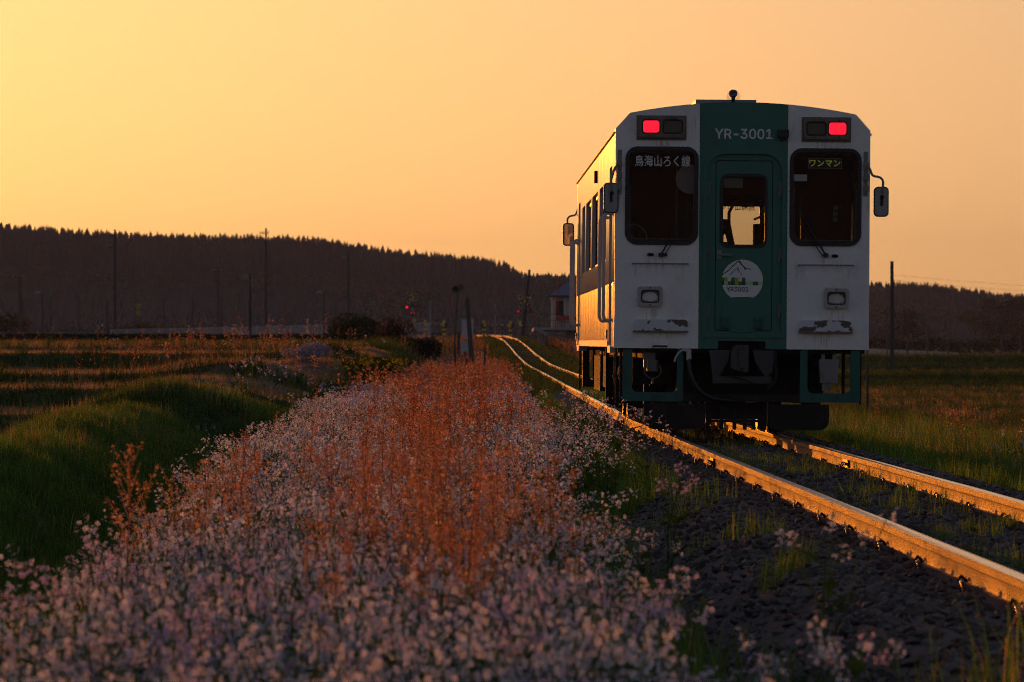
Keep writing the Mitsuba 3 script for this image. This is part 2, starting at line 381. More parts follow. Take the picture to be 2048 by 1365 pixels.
# forest on the ridge: conifers too many and too far to count
def conifer(rng, tiers, seg):
    m = Mesh(); h = 1.0
    for t in range(tiers):
        z0, z1 = .08 + .8 * t / tiers, min(1.0, .08 + .8 * t / tiers + 1.25 / tiers)
        if t == tiers - 1: z1 = 1.0
        r = .30 * (1 - .82 * t / tiers)
        an = np.arange(seg) * 2 * np.pi / seg + rng.uniform(0, 6)
        rr = r * rng.uniform(.6, 1.25, seg)
        ring = np.stack([rr * np.cos(an), rr * np.sin(an), z0 + rng.uniform(-.03, .02, seg)], -1)
        v = np.vstack([ring, [[rng.normal(0, .012), rng.normal(0, .012), z1]]])
        m.add(v, [[j, (j + 1) % seg, seg] for j in range(seg)], np.array([.040, .048, .040]) * rng.uniform(.9, 1.1))
    return m.done()
def broadleaf(rng, n=60, flat=.75):
    m = Mesh()
    for _ in range(n):
        a = rng.normal(size=3); a /= np.linalg.norm(a); p = a * rng.uniform(.6, 1.05) * np.array([.42, .42, .38 * flat]) + [0, 0, .55]
        q = rng.normal(size=3); q /= np.linalg.norm(q); s = np.cross(q, a) * .13; t = np.cross(q, s) ; t = t / (np.linalg.norm(t) + 1e-9) * .12
        m.add([p - s, p - t, p + s, p + t], [[0, 1, 2], [0, 2, 3]], np.array([.050, .060, .042]) * rng.uniform(.85, 1.15))
    return m.done()
rg = np.random.default_rng(3)
FOREST = [conifer(rg, 5, 7) for _ in range(5)] + [conifer(rg, 3, 6) for _ in range(4)] + [broadleaf(rg) for _ in range(3)]
P, S, Wh = [], [], []
for (y0, y1, sp, kind) in ((2085, 2215, 3.1, 0), (1740, 2085, 4.6, 1)):
    ny = int((y1 - y0) / sp)
    for j in range(ny):
        y = y0 + (j + .5) * sp; half = y * .118
        xs = np.arange(-half, half, sp) + rg.uniform(-sp * .45, sp * .45, int(np.ceil(2 * half / sp)))
        ys = y + rg.uniform(-sp * .45, sp * .45, len(xs))
        P.append(np.c_[xs, ys, hill_z(xs, ys) - .3])
        big = rg.uniform(size=len(xs)) ** 2.2
        S.append(4.2 + 2.4 * big if kind == 0 else 4.0 + 1.0 * big)
        dec = vnoise(xs, ys, .012, 55) > .60
        Wh.append(np.where(dec & (kind == 1), rg.integers(9, 12, len(xs)), rg.integers(0, 5, len(xs)) if kind == 0 else rg.integers(5, 9, len(xs))))
P, S, Wh = np.vstack(P), np.concatenate(S), np.concatenate(Wh)
tint = rg.uniform(.85, 1.15, (len(P), 1)) * np.where(Wh[:, None] > 8, [[1.2, 1.15, 1.0]], [[1, 1, 1]])
m_, c_ = scatter(FOREST, P, rg.uniform(0, 6.28, len(P)), S, Wh, tint)
obj('forest', m_, 'mat_conifer', color=c_); tag('forest', 'dark conifer forest covering the ridge', 'forest', kind='stuff')

# ---------------------------------------------------------------- the railway track
track = thing('railway_track', 'rusty single railway track curving from the gravel to the far crossing', 'railway track')
def rail_profile():
    pts = [(-.0635, -.150), (.0635, -.150), (.0635, -.139), (.012, -.122), (.0085, -.108), (.0085, -.058), (.014, -.046), (.0325, -.040), (.0325, -.012)]
    return pts
ry = seq((-12, 95, .5), (95, 200, 1.5), (200, 620, 3))
def sweep(profile, ys, off, dz=0.):
    xs, zs = rail_left(ys) + off, rail_z(ys) + dz
    tx = np.gradient(xs, ys); n = 1 / np.sqrt(1 + tx ** 2)
    pr = np.asarray(profile); k = len(pr)
    wig = 0.001 * np.sin(ys * .9) + .002 * (vnoise(ys, ys * 0 + off, .35, 60) - .5) if off is not None else 0
    v = np.stack([xs[:, None] + pr[None, :, 0] * n[:, None], ys[:, None] - pr[None, :, 0] * (tx * n)[:, None], zs[:, None] + pr[None, :, 1] + wig[:, None]], -1).reshape(-1, 3)
    f = []
    i = np.arange(len(ys) - 1)[:, None] * k; j = np.arange(k)[None]; jn = (j + 1) % k
    a, b = (i + j).ravel(), (i + jn).ravel()
    f = np.vstack([np.c_[a, b, b + k], np.c_[a, b + k, a + k]])
    f = f[:, ::-1]
    return trimesh.Trimesh(v, f, process=False)
body = rail_profile(); body = body + [(-x, z) for x, z in body[:1:-1]]
head = [(-.0325, -.0115), (.0325, -.0115), (.0325, -.010), (.0325, -.004), (.026, 0.0), (.012, .0025), (-.012, .0025), (-.026, 0.0), (-.0325, -.004), (-.0325, -.010)]
for off in (0., 2 * HALF):
    k = obj(track + '__rail', sweep(body, ry, off), 'mat_rail', smooth=35)
    obj(k + '__running_surface', sweep(head, ry, off), 'mat_rail_head', smooth=35)
sl_y = 12.4 + .76 * np.arange(100) + R.normal(0, .02, 100)
def clip_mesh():
    """bent spring clip standing beside the rail foot: a loop with its toe on the foot"""
    p = bez([(-.030, -.055, -.015), (-.045, -.06, .035), (-.050, -.02, .068), (-.050, .035, .066), (-.040, .062, .022), (.008, .05, .004), (.022, .0, .010), (.018, -.035, .022)], 16)
    return tube(p, .0105, 6)
CL = clip_mesh()
PLATE_ = box(-.14, .14, -.075, .075, -.172, -.150)
SL = box(-1.0, 1.0, -.10, .10, -.30, -.158)
late_clip, late_sl = [], []
def at_track(m, y, off, mirror=False):
    tx = float((rail_left(y + .5) - rail_left(y - .5)))
    M = np.eye(4); M[0, 0] = -1 if mirror else 1
    m2 = m.copy(); m2.apply_transform(M)
    if mirror: m2.invert()
    m2.apply_transform(rotm(-math.degrees(math.atan(tx)), (0, 0, 1)))
    m2.apply_translation((float(rail_left(y)) + off, y, float(rail_z(y)))); return m2
clipL = CL.copy(); clipL.apply_translation((-.082, 0, -.150))
for i, y in enumerate(sl_y):
    k = obj(track + '__sleeper', at_track(SL, y, HALF), 'mat_sleeper')
    for off in (0., 2 * HALF) if i % 3 == 0 else ():
        for mir in (False, True):
            obj(track + '__rail_clip', at_track(clipL, y + R.normal(0, .01), off, mir), 'mat_clip', smooth=50)
for y in np.arange(sl_y[-1] + .76, 130, .76):
    late_sl.append(at_track(SL, y, HALF))
    for off in (0., 2 * HALF) if int(y * 10) % 3 == 0 else ():late_clip += [at_track(clipL, y, off), at_track(clipL, y, off, True)]
k = obj(track + '__distant_sleepers', cat(late_sl), 'mat_sleeper'); tag(k, kind='stuff')
k = obj(track + '__distant_clips', cat(late_clip), 'mat_clip', smooth=50); tag(k, kind='stuff')
# bolted joints: fishplates with bolts, and the curved anchors on the foot between sleepers
fp = plate(rrect(-.28, .28, -.115, -.045, .008), 0, .018)
fp = xf(fp, rotm(90, (0, 0, 1)))
bolts = [xf(trimesh.creation.cylinder(.013, .034, sections=6), trimesh.transformations.translation_matrix((-.034, b, -.082)) @ rotm(90, (0, 1, 0))) for b in (-.2, -.07, .07, .2)]
fpl = fp.copy(); fpl.apply_translation((-.0105, 0, 0)); 
for yj, off in ((21.6, 0.), (48.0, 0.), (47.4, 2 * HALF), (72.8, 0.), (72.2, 2 * HALF)):
    for mir in (False, True):
        k = obj(track + '__fishplate', at_track(fpl, yj, off, mir), 'mat_clip')
        for b_ in bolts: obj(k + '__bolt', at_track(b_, yj, off, mir), 'mat_clip')
anch = tube([(-.062, -.014, -.150), (-.058, -.012, -.118), (-.040, 0, -.096), (-.020, .012, -.112), (-.014, .014, -.135)], .010, 6)
for y in sl_y[1:96:3]:
    for off in (0., 2 * HALF):
        if R.uniform() < .9: obj(track + '__rail_anchor', at_track(anch, y + .3, off), 'mat_clip', smooth=50)

# ballast: loose stones
def stone(rng):
    while True:
        p = rng.normal(size=(9, 3)); p /= np.linalg.norm(p, axis=1, keepdims=True); p *= [1, .8, .55]
        h = trimesh.convex.convex_hull(p)
        return np.array(h.vertices), np.array(h.faces), np.array([[.135, .115, .095]]).repeat(len(h.vertices), 0)
ST = [stone(rg) for _ in range(12)]
n = 34000
yy = 12 + 78 * R.uniform(size=n) ** 1.5
ss = R.uniform(-2.25, 2.0, n) - (R.uniform(size=n) < .4) * (yy < 42) * R.uniform(.0, 1.3, n)
ok = (np.abs(np.abs(ss) - HALF) > .085) & ((ss > -2.0) | (yy < 40))
yy, ss = yy[ok], ss[ok]; xx = track_x(yy) + ss
sz = R.uniform(.018, .042, len(yy)) * (1 + (R.uniform(size=len(yy)) < .06) * .5)
zz = ground_z(xx, yy) + sz * .25
rusty = np.exp(-((np.abs(ss) - HALF) / .28) ** 2)[:, None] * R.uniform(.2, 1, (len(yy), 1))
tint = (np.array([[1., .97, .92]]) * (1 - rusty) + rusty * np.array([[.75, .5, .36]])) * R.uniform(.5, 1.5, (len(yy), 1))
m_, c_ = scatter(ST, np.c_[xx, yy, zz], R.uniform(0, 6.28, len(yy)), sz, R.integers(0, 12, len(yy)), tint)
obj('ballast_stones', m_, 'mat_stone', color=c_); tag('ballast_stones', 'grey broken ballast stones between and beside the rails', 'gravel', kind='stuff')

# ---------------------------------------------------------------- the railcar (local frame: x right, y along the car away from the rear cab, z above the rails)
CAR_L = 18.5
M_CAR = trimesh.transformations.translation_matrix((2.4066, 57.37, 0)) @ rotm(.557, (0, 0, 1)) @ rotm(.45, (0, 1, 0))
car = thing('railcar', 'white railcar with a green stripe and green end door, its red tail lamps lit', 'railcar')
M_NOW = np.eye(4)
def part(name, mesh, m, smooth=30, parent=None, **k):
    mesh = mesh.copy(); mesh.apply_transform(M_CAR @ M_NOW)
    return obj((parent or car) + '__' + name, mesh, m, smooth=smooth, **k)

def sheet(poly, y):
    v, f = trimesh.creation.triangulate_polygon(poly, engine='earcut')
    return trimesh.Trimesh(np.c_[v[:, 0], np.full(len(v), y), v[:, 1]], np.asarray(f)[:, ::-1], process=False)

GLYPHS = {
    '鳥': '20,92 50,93 54,103 66,102 63,96 63,93 98,93 98,53 32,53 31,47 115,47 114,38 32,38 31,33 111,32 112,29 110,8 107,-4 103,-9 81,-10 79,-4 79,-1 95,-1 97,0 100,14 100,23 80,23 89,8 88,4 81,2 76,13 72,17 72,19 78,21 78,23 20,24|31,63 86,62 87,68 32,69|31,78 86,77 87,83 32,84/57,7 53,18 62,19 68,3 67,-2 59,-3/36,4 33,17 36,18 43,18 46,4 46,-5 36,-6/4,-5 11,4 15,12 17,21 26,18 23,5 16,-7 12,-10',
    '海': '8,-4 8,0 14,10 23,35 26,38 33,33 33,30 24,6 17,-8/33,34 33,44 46,44 48,66 46,66 44,61 40,58 36,62 32,63 32,66 41,76 53,103 63,100 59,89 114,88 113,79 55,79 50,72 50,69 108,69 107,44 116,44 117,35 107,34 106,33 105,17 113,17 113,7 104,7 102,-2 98,-7 94,-9 74,-8 74,-4 72,-2 73,1 90,0 92,2 93,7 40,7 44,34|77,58 85,50 86,44 97,44 97,59|73,33 84,22 83,17 95,17 96,34|58,59 56,44 77,45 66,56 66,59|54,33 52,17 75,18 63,30 64,34 56,34/11,93 12,97 16,101 18,101 33,93 38,89 38,86 33,80 31,80 23,87/4,58 8,65 11,66 27,57 31,54 31,52 26,45 24,45 14,53',
    '山': '12,-1 13,78 23,77 24,10 54,10 54,101 66,100 66,10 97,10 97,77 98,78 108,77 108,-10 97,-10 96,-1',
    'ろ': '12,29 16,34 41,53 69,78 69,80 67,80 28,77 27,89 61,89 85,91 89,87 91,82 81,76 59,56 76,56 84,54 93,49 99,43 103,34 103,21 99,11 94,5 82,-2 65,-6 39,-6 38,-4 36,4 37,6 61,5 69,6 78,9 86,14 91,23 91,32 86,40 78,45 60,46 46,42 34,34 21,21 19,21',
    'く': '24,43 24,50 28,56 54,78 56,78 61,84 63,84 75,98 77,98 85,90 85,88 63,69 51,61 47,56 45,56 38,49 38,45 58,27 60,27 65,21 67,21 72,15 74,15 88,2 88,0 80,-8 77,-8 77,-6 62,9 60,9 32,35 30,35',
    '線': '3,64 5,67 7,67 15,79 25,103 34,100 35,96 20,69 28,68 37,84 40,84 46,80 44,73 33,56 40,57 43,50 47,35 47,29 42,28 41,25 44,18 46,6 48,6 57,14 63,26 50,27 49,37 77,36 77,45 53,46 53,89 72,90 76,103 88,100 84,90 110,90 110,45 88,45 88,41 93,30 106,43 114,37 98,21 106,10 117,2 111,-5 108,-5 94,8 88,16 87,-7 79,-11 66,-11 63,-1 77,-1 76,30 65,8 56,-1 48,-5 43,1 45,6 40,4 37,5 36,14 32,23 32,26 38,28 37,33 30,33 7,28 4,38 12,44 21,57 12,57 7,55|64,55 99,54 99,63 64,63|64,73 99,72 99,81 64,81|23,42 25,41 34,42 32,53 29,52/23,9 21,24 26,25 30,24 33,-1 30,-4 23,-3/3,-6 7,7 9,24 10,25 17,24 18,16 13,-7 11,-9',
    'ワ': '15,86 98,87 106,82 100,49 92,30 79,14 59,0 44,-5 36,3 36,5 57,13 67,20 77,30 83,39 88,52 91,68 91,75 28,75 27,73 28,43 15,43',
    'ン': '22,-3 16,9 34,12 48,17 71,30 91,49 98,58 103,69 104,70 107,69 112,60 107,50 96,36 74,17 47,3 26,-3/20,80 21,84 26,89 29,89 52,71 59,63 51,55 49,55 41,64',
    'マ': '11,72 12,84 105,84 109,81 112,78 112,75 109,73 103,62 93,49 86,43 86,41 67,25 69,20 86,3 86,0 78,-6 75,-6 64,9 43,30 29,40 27,44 32,49 37,50 56,33 59,33 77,49 77,51 89,64 93,72',
}

def glyph_poly(ch):
    out = []
    for p in GLYPHS[ch].split('/'):
        rings = [[tuple(map(float, q.split(','))) for q in r.split()] for r in p.split('|')]
        out.append(Polygon(rings[0], rings[1:]).buffer(0))
    return unary_union(out)
from shapely import affinity
def cjk(text, x0, x1, z0, z1):
    g = unary_union([affinity.translate(glyph_poly(c), i * 122, 0) for i, c in enumerate(text)])
    a, b, c, d = g.bounds
    return affinity.affine_transform(g, [(x1 - x0) / (c - a), 0, 0, (z1 - z0) / (d - b), x0 - a * (x1 - x0) / (c - a), z0 - b * (z1 - z0) / (d - b)])
def latin(text, x0, x1, z0, z1, y, depth=.003, bold=False):
    m = meshkit.text_mesh(text, .1, depth, bold); v = m.vertices
    lo, hi = v.min(0), v.max(0)
    w = np.c_[x0 + (v[:, 0] - lo[0]) / (hi[0] - lo[0]) * (x1 - x0), y - v[:, 2], z0 + (v[:, 1] - lo[1]) / (hi[1] - lo[1]) * (z1 - z0)]
    return trimesh.Trimesh(w, m.faces, process=False)

HW = 1.342
arc_x = np.linspace(1.19, -1.19, 25)
OUT = Polygon([(-HW, .903), (HW, .903), (HW, 3.21)] + [(x, 3.38 + .12 * (1 - (x / 1.19) ** 2)) for x in arc_x] + [(-HW, 3.21)])
WL, WR = (-1.236, -.464, 1.991, 3.027), (.496, 1.252, 1.991, 3.022)
def arch(x0, x1, z0, z1, r): return unary_union([rrect(x0, x1, z0, z1, r, 8), sbox(x0, z0, x1, z1 - r)])
DOORWAY = arch(-.385, .430, 1.045, 2.968, .20)

def bar(x0, x1, z, y0, r=.008):
    return cat([tube([(x0, 0, z), (x0, y0, z), ], r, 6), tube([(x1, 0, z), (x1, y0, z)], r, 6), tube([(x0 - r, y0, z), (x1 + r, y0, z)], r, 6)])

def cab_end(rear_view):
    """one end of the car; both ends are alike"""
    cut = unary_union([rrect(*WL, .13), rrect(*WR, .13), DOORWAY, sbox(-.245, .90, .255, .985)])
    for q in (sbox(-2, 0, -.455, 4), sbox(.475, 0, 2, 4)):
        m = plate(OUT.intersection(q).difference(cut), 0, .06); part('end_panel', m, 'mat_front_white', smooth=False, uv=np.array(m.vertices)[:, [0, 2]])
    k = part('end_stripe', plate(OUT.intersection(sbox(-.4548, 0, .4748, 4)).difference(cut), 0, .06), 'mat_green_paint'); 
    part('door_surround', plate(arch(-.414, .459, 1.02, 2.997, .215).difference(arch(-.372, .417, 1.06, 2.955, .19)), -.022, .03), 'mat_green_paint')
    part('door_surround', plate(arch(-.3715, .4165, 1.0605, 2.9545, .19).difference(rrect(-.283, .322, 1.091, 2.888, .03)), .028, .06), 'mat_green_paint')
    part('door_backing', plate(arch(-.39, .435, 1.04, 2.97, .2).difference(rrect(-.23, .26, 1.975, 2.74, .06)), .092, .10), 'mat_rubber')
    d = part('door', plate(rrect(-.275, .314, 1.099, 2.880, .025).difference(rrect(-.205, .236, 2.0, 2.718, .055)), .030, .075), 'mat_green_paint')
    part('window_seal', plate(rrect(-.235, .264, 1.968, 2.748, .085).difference(rrect(-.203, .234, 2.002, 2.716, .055)), .010, .06), 'mat_rubber', parent=d)
    part('window_glass', sheet(rrect(-.21, .24, 1.99, 2.725, .05), .05), 'mat_glass', parent=d)
    h = cat([plate(rrect(-.262, -.212, 1.845, 1.945, .01), .012, .03), tube([(-.235, .012, 1.893), (-.235, -.03, 1.893), (-.10, -.03, 1.889)], .012, 8)])
    part('handle', h, 'mat_grey_metal', parent=d)
    part('lower_fairing', plate(rrect(-.20, .22, 1.17, 1.36, .14), .008, .03), 'mat_green_paint', parent=d)
    for x in (-.175, .175):
        part('bracket', cat([box(x - .05, x + .05, -.02, .03, 1.12, 1.15), box(x - .042, x - .022, -.035, .03, 1.12, 1.235), box(x + .022, x + .042, -.035, .03, 1.12, 1.235)]), 'mat_green_frame', parent=d)
    part('threshold', box(-.37, .415, -.03, .03, 1.025, 1.045), 'mat_green_paint')
    for x in (-.355, .40):
        for z in (2.60, 1.92, 1.33):
            part('hinge', cat([box(x - .016, x + .016, .002, .03, z - .055, z + .055), box(x - .024, x + .004, -.004, .03, z - .10, z - .05)]), 'mat_lamp_housing')
    # window seals and panes
    for (w, nm) in ((WL, 'a'), (WR, 'b')):
        x0, x1, z0, z1 = w
        wn = part('end_window', plate(rrect(x0, x1, z0, z1, .13).difference(rrect(x0 + .042, x1 - .042, z0 + .05, z1 - .042, .085)), -.020, .05), 'mat_rubber')
        part('glass', sheet(rrect(x0 + .03, x1 - .03, z0 + .03, z1 - .03, .09), .012), 'mat_glass', parent=wn)
        part('inner_trim', plate(rrect(x0 + .050, x1 - .050, z0 + .06, z1 - .05, .075).difference(rrect(x0 + .056, x1 - .056, z0 + .067, z1 - .25, .07)).intersection(sbox(-2, 0, 2, z0 + .62)), .02, .028), 'mat_grey_metal', parent=wn)
        if nm == 'a':
            k = part('route_lettering', plate(cjk('鳥海山ろく線', -1.135, -.552, 2.815, 2.935), -.0006, .003), 'mat_white_print', parent=wn); tag(k, 'white lettering 鳥海山ろく線 across the top of the window')
        else:
            k = part('sign_box', cat([box(.685, 1.052, .05, .16, 2.805, 2.925)]), 'mat_black_print', parent=wn)
            part('sign_rim', plate(sbox(.690, 2.810, 1.047, 2.920).difference(sbox(.697, 2.817, 1.040, 2.913)), .043, .052), 'mat_grey_metal', parent=wn)
            m = plate(cjk('ワンマン', .705, 1.030, 2.832, 2.898), .040, .046)
            k = part('sign_lettering', m, 'mat_sign_letter', parent=wn, **({'emitter': {'type': 'area', 'radiance': {'type': 'rgb', 'value': [.030, .032, .005]}}} if rear_view else {}))
            tag(k, 'dim yellow lettering ワンマン in a small lit box')
            part('notice_card', box(.535, .68, .02, .024, 2.675, 2.745), 'mat_white_print', parent=wn)
    # lamps
    for (hx, red, clear) in (((-1.101, -.615, 3.121, 3.339), (-1.054, -.884, 3.172, 3.298), (-.838, -.647, 3.172, 3.300)),
                             ((.638, 1.118, 3.114, 3.335), (.901, 1.084, 3.166, 3.291), (.676, .864, 3.165, 3.290))):
        a, b, c, e = hx
        hs = part('lamp_housing', plate(rrect(a, b, c, e, .03).difference(unary_union([rrect(*red, .025), rrect(*clear, .035)])), -.055, .0), 'mat_lamp_housing')
        part('base_plate', plate(sbox(a - .02, c - .03, b + .02, e + .015), -.008, -.002), 'mat_lamp_housing', parent=hs)
        part('rear_cover', plate(rrect(a + .01, b - .01, c + .01, e - .01, .03), -.014, -.009), 'mat_black_metal', parent=hs)
        for q in (red, clear):
            part('bezel', plate(rrect(q[0] - .012, q[1] + .012, q[2] - .012, q[3] + .012, .035).difference(rrect(*q, .025)), -.064, -.054), 'mat_black_metal', parent=hs)
        for xs in ((a + .11, e - .018), (b - .11, e - .018), (a + .11, c + .018), (b - .11, c + .018)):
            part('screw', xf(trimesh.creation.cylinder(.008, .008, sections=8), trimesh.transformations.translation_matrix((xs[0], -.058, xs[1])) @ rotm(90, (1, 0, 0))), 'mat_black_metal', parent=hs)
        lens = cat([plate(sbox(x, z, min(x + .0155, red[1]), min(z + .0155, red[3])), -.042, -.036) for x in np.arange(red[0] + .001, red[1], .0172) for z in np.arange(red[2] + .001, red[3], .0172)])
        k = part('tail_lamp', lens, 'mat_red_lens', parent=hs, **({'emitter': {'type': 'area', 'radiance': {'type': 'rgb', 'value': [.36, .004, .013]}}} if rear_view else {}))
        if rear_view: tag(k, 'lit red tail lamp')
        part('red_reflector', plate(rrect(*red, .02), -.034, -.030), 'mat_red_lens', parent=hs)
        part('white_lamp', plate(rrect(*clear, .03), -.034, -.016), 'mat_dark_lamp', parent=hs)
    for (a, b, c, e) in ((-1.098, -.833, 1.341, 1.554), (.865, 1.125, 1.335, 1.549)):
        mx, mz = (a + b) / 2, (c + e) / 2
        hs = part('headlight', plate(rrect(a, b, c, e, .035).difference(rrect(mx - .092, mx + .092, mz - .062, mz + .064, .03)), -.048, 0), 'mat_headlight_bezel')
        part('base_plate', plate(sbox(a - .012, c - .022, b + .016, e + .012), -.007, -.002), 'mat_white_paint', parent=hs)
        part('gasket', plate(rrect(mx - .098, mx + .098, mz - .068, mz + .070, .03).difference(rrect(mx - .084, mx + .084, mz - .055, mz + .057, .025)), -.052, -.03), 'mat_rubber', parent=hs)
        v = [(mx + u * .09, -.012 + .02 * (1 - u * u - w * w) * .9, mz + w * .06) for u in np.linspace(-1, 1, 13) for w in np.linspace(-1, 1, 9)]
        f = [q for i in range(12) for j in range(8) for q in ([i * 9 + j, (i + 1) * 9 + j, (i + 1) * 9 + j + 1], [i * 9 + j, (i + 1) * 9 + j + 1, i * 9 + j + 1])]
        part('reflector', trimesh.Trimesh(np.array(v) + R.normal(0, .0016, (len(v), 3)), f, process=False), 'mat_clear_reflector', parent=hs)
        part('lens', sheet(rrect(mx - .09, mx + .09, mz - .06, mz + .06, .028), -.036), 'mat_lens', parent=hs)
        for z in (e - .017, c + .017):
            part('screw', xf(trimesh.creation.cylinder(.009, .008, sections=8), trimesh.transformations.translation_matrix((mx, -.05, z)) @ rotm(90, (1, 0, 0))), 'mat_rubber', parent=hs)
    # hand bars, steps, wipers
    part('hand_bar', bar(-1.150, -.570, 1.793, -.07), 'mat_grey_metal'); part('hand_bar', bar(.597, 1.168, 1.791, -.07), 'mat_grey_metal')
    for (a, b, c, e) in ((-1.137, -.568, 1.09, 1.207), (.605, 1.164, 1.093, 1.21)):
        pl = unary_union([rrect(a, b, c, e, .04), sbox(a, c, b, e - .05)])
        m = plate(pl, -.05, -.004); uvs = np.c_[m.vertices[:, 0] - a + (0 if a < 0 else 4.13), m.vertices[:, 2] - c] 
        part('step_plate', m, 'mat_chipped_paint', smooth=False, uv=uvs)
        part('step_edge', box(a - .004, b + .004, -.062, 0, c - .016, c), 'mat_lamp_housing')
    for s, (bx, bz), (tx, tz), kx in ((1, (-.853, 1.888), (-.600, 2.36), -.964), (-1, (.879, 1.896), (.615, 2.33), .979)):
        wp = part('wiper', cat([tube([(bx, -.05, bz), (tx, -.055, tz)], [.011, .007], 6), tube([(bx + .035 * s, -.05, bz - .005), (tx + .012 * s, -.055, tz - .10)], .006, 6),
                                xf(trimesh.creation.cylinder(.026, .05, sections=12), trimesh.transformations.translation_matrix((bx, -.03, bz)) @ rotm(90, (1, 0, 0))),
                                box(bx - .03, bx + .065 if s > 0 else bx + .03, -.05, -.03, bz - .018, bz + .016)]), 'mat_black_print')
        part('blade', box(tx - .006, tx + .006, -.045, -.025, 2.03, 2.475), 'mat_rubber', parent=wp)
        part('washer_nozzle', xf(trimesh.creation.icosphere(1, .03), trimesh.transformations.translation_matrix((kx, -.012, 1.889)) @ np.diag([1.25, .8, .62, 1])), 'mat_black_metal')
    part('grab_recess', cat([plate(unary_union([rrect(-.955, -.757, .915, .972, .03), sbox(-.955, .91, -.757, .945)]), -.03, -.002)]), 'mat_white_paint')
    part('grab_slot', box(-.935, -.777, -.033, -.029, .915, .935), 'mat_rubber')
    k = part('number_lettering', latin('YR-3001', -.296, .310, 3.113, 3.222, -.001, bold=True), 'mat_white_print'); tag(k, 'white number YR-3001 on the green stripe')
    cb = part('camera_box', cat([box(.365, .478, -.10, 0, 3.13, 3.212), box(.385, .46, -.06, 0, 3.105, 3.13)]), 'mat_black_print')
    # round emblem
    C = (.007, 1.626)
    em = part('emblem', plate(Point(C).buffer(.236, quad_segs=24), .018, .0295), 'mat_emblem_green')
    W_ = Point(C).buffer(.217, quad_segs=24)
    part('disc', plate(W_, .0165, .018), 'mat_white_print', parent=em)
    def ex(px, py): return (.007 + (px - 317) / 220 * .236, 1.626 - (py - 1092) / 220 * .236)    # drawing grid of the emblem, 220 units to its radius
    L = lambda pts, w: LineString([ex(*p) for p in pts]).buffer(w, cap_style=2)
    mount = unary_union([L([(112, 1045), (170, 1005), (225, 950), (272, 905), (290, 905), (315, 945), (350, 975), (400, 985)], .0045), L([(195, 1040), (240, 995), (272, 965), (285, 1000), (310, 1040)], .003), L([(275, 960), (270, 1000), (275, 1018)], .003), L([(215, 1020), (222, 1008)], .003), L([(282, 908), (330, 960), (345, 990)], .006)])
    part('mountain', plate(mount.intersection(W_), .0150, .0165), 'mat_black_print', parent=em)
    for i, (a, b, c, e, m) in enumerate(((108, 1065, 137, 1102, 1), (137, 1065, 172, 1102, 2), (108, 1102, 137, 1140, 0), (137, 1102, 172, 1140, 3), (207, 1065, 242, 1102, 1), (242, 1065, 277, 1102, 2), (207, 1102, 242, 1140, 0), (242, 1102, 277, 1140, 2), (172, 1104, 207, 1140, 1), (277, 1104, 312, 1140, 1), (312, 1065, 347, 1102, 1), (312, 1102, 347, 1140, 0), (347, 1104, 420, 1140, 3), (420, 1104, 470, 1140, 1), (470, 1104, 520, 1140, 3))):
        g = sbox(*ex(a, e), *ex(c, b)).intersection(W_)
        part('check', plate(g, .0150, .0165), ('mat_check_dark', 'mat_check_mid', 'mat_check_lime', 'mat_check_pale')[m], parent=em, smooth=False)
    part('emblem_lettering', latin('YR3001', *[ex(160, 0)[0], ex(378, 0)[0]], ex(0, 1205)[1], ex(0, 1156)[1], .0166, .0015, bold=True), 'mat_black_print', parent=em)
    # mirror brackets and mirrors
    for s in (-1, 1):
        part('mirror_bracket', cat([box(s * 1.295 - .022, s * 1.295 + .022, -.012, 0, 2.52, 2.99)] + [box(s * 1.30 - .03, s * 1.30 + .03, -.05, -.012, z - .03, z + .03) for z in (2.84, 2.72, 2.60)] +
                                   [xf(trimesh.creation.cylinder(.012, .012, sections=8), trimesh.transformations.translation_matrix((s * 1.295 + q, -.016, z)) @ rotm(90, (1, 0, 0))) for z in (2.96, 2.55) for q in (-.011, .011)]), 'mat_grey_metal')
        cx = -1.384 if s < 0 else 1.461
        z0, z1 = (2.321, 2.641) if s < 0 else (2.305, 2.622)
        if s > 0: arm = bez([(1.30, -.05, 2.84), (1.345, -.06, 2.78), (1.37, -.06, 2.735), (1.42, -.06, 2.725), (1.465, -.06, 2.70), (1.475, -.06, 2.64), (1.468, -.05, 2.55)])
        else: arm = bez([(-1.30, -.05, 2.84), (-1.345, -.06, 2.80), (-1.365, -.06, 2.74), (-1.382, -.06, 2.68), (-1.386, -.06, 2.60), (-1.384, -.05, 2.52)])
        mr = part('mirror', plate(rrect(cx - .066, cx + .066, z0 + .012, z1 - .012, .036), -.045, -.005), 'mat_mirror_back', smooth=40)
        part('rim', plate(rrect(cx - .078, cx + .078, z0, z1, .045).difference(rrect(cx - .064, cx + .064, z0 + .014, z1 - .014, .034)), -.032, .03), 'mat_rubber', parent=mr)
        part('mirror_glass', xf(plate(rrect(cx - .066, cx + .066, z0 + .012, z1 - .012, .04), .004, .010), rotm(-5, (1, 0, 0), (0, .008, (z0 + z1) / 2))), 'mat_mirror_glass', parent=mr)
        part('arm', tube(arm, .0125, 8), 'mat_grey_metal', parent=mr, smooth=60)
        part('clamp', cat([xf(trimesh.creation.icosphere(1, .022), trimesh.transformations.translation_matrix((cx + .005, -.06, z1 - .11))), box(cx - .012, cx + .014, -.062, -.04, z1 - .20, z1 - .09)]), 'mat_black_metal', parent=mr)
    # green bumper frame below the end
    fr = sbox(-1.245, .345, 1.254, .895).difference(unary_union([rrect(-1.147, -.672, .44, 1.2, .06), rrect(.700, 1.155, .44, 1.2, .06), sbox(-.608, .425, .622, 1.2)]))
    for g in fr.difference(sbox(-.608, .3, .622, .43)).geoms: part('bumper_frame', plate(g, .02, .09), 'mat_green_frame')
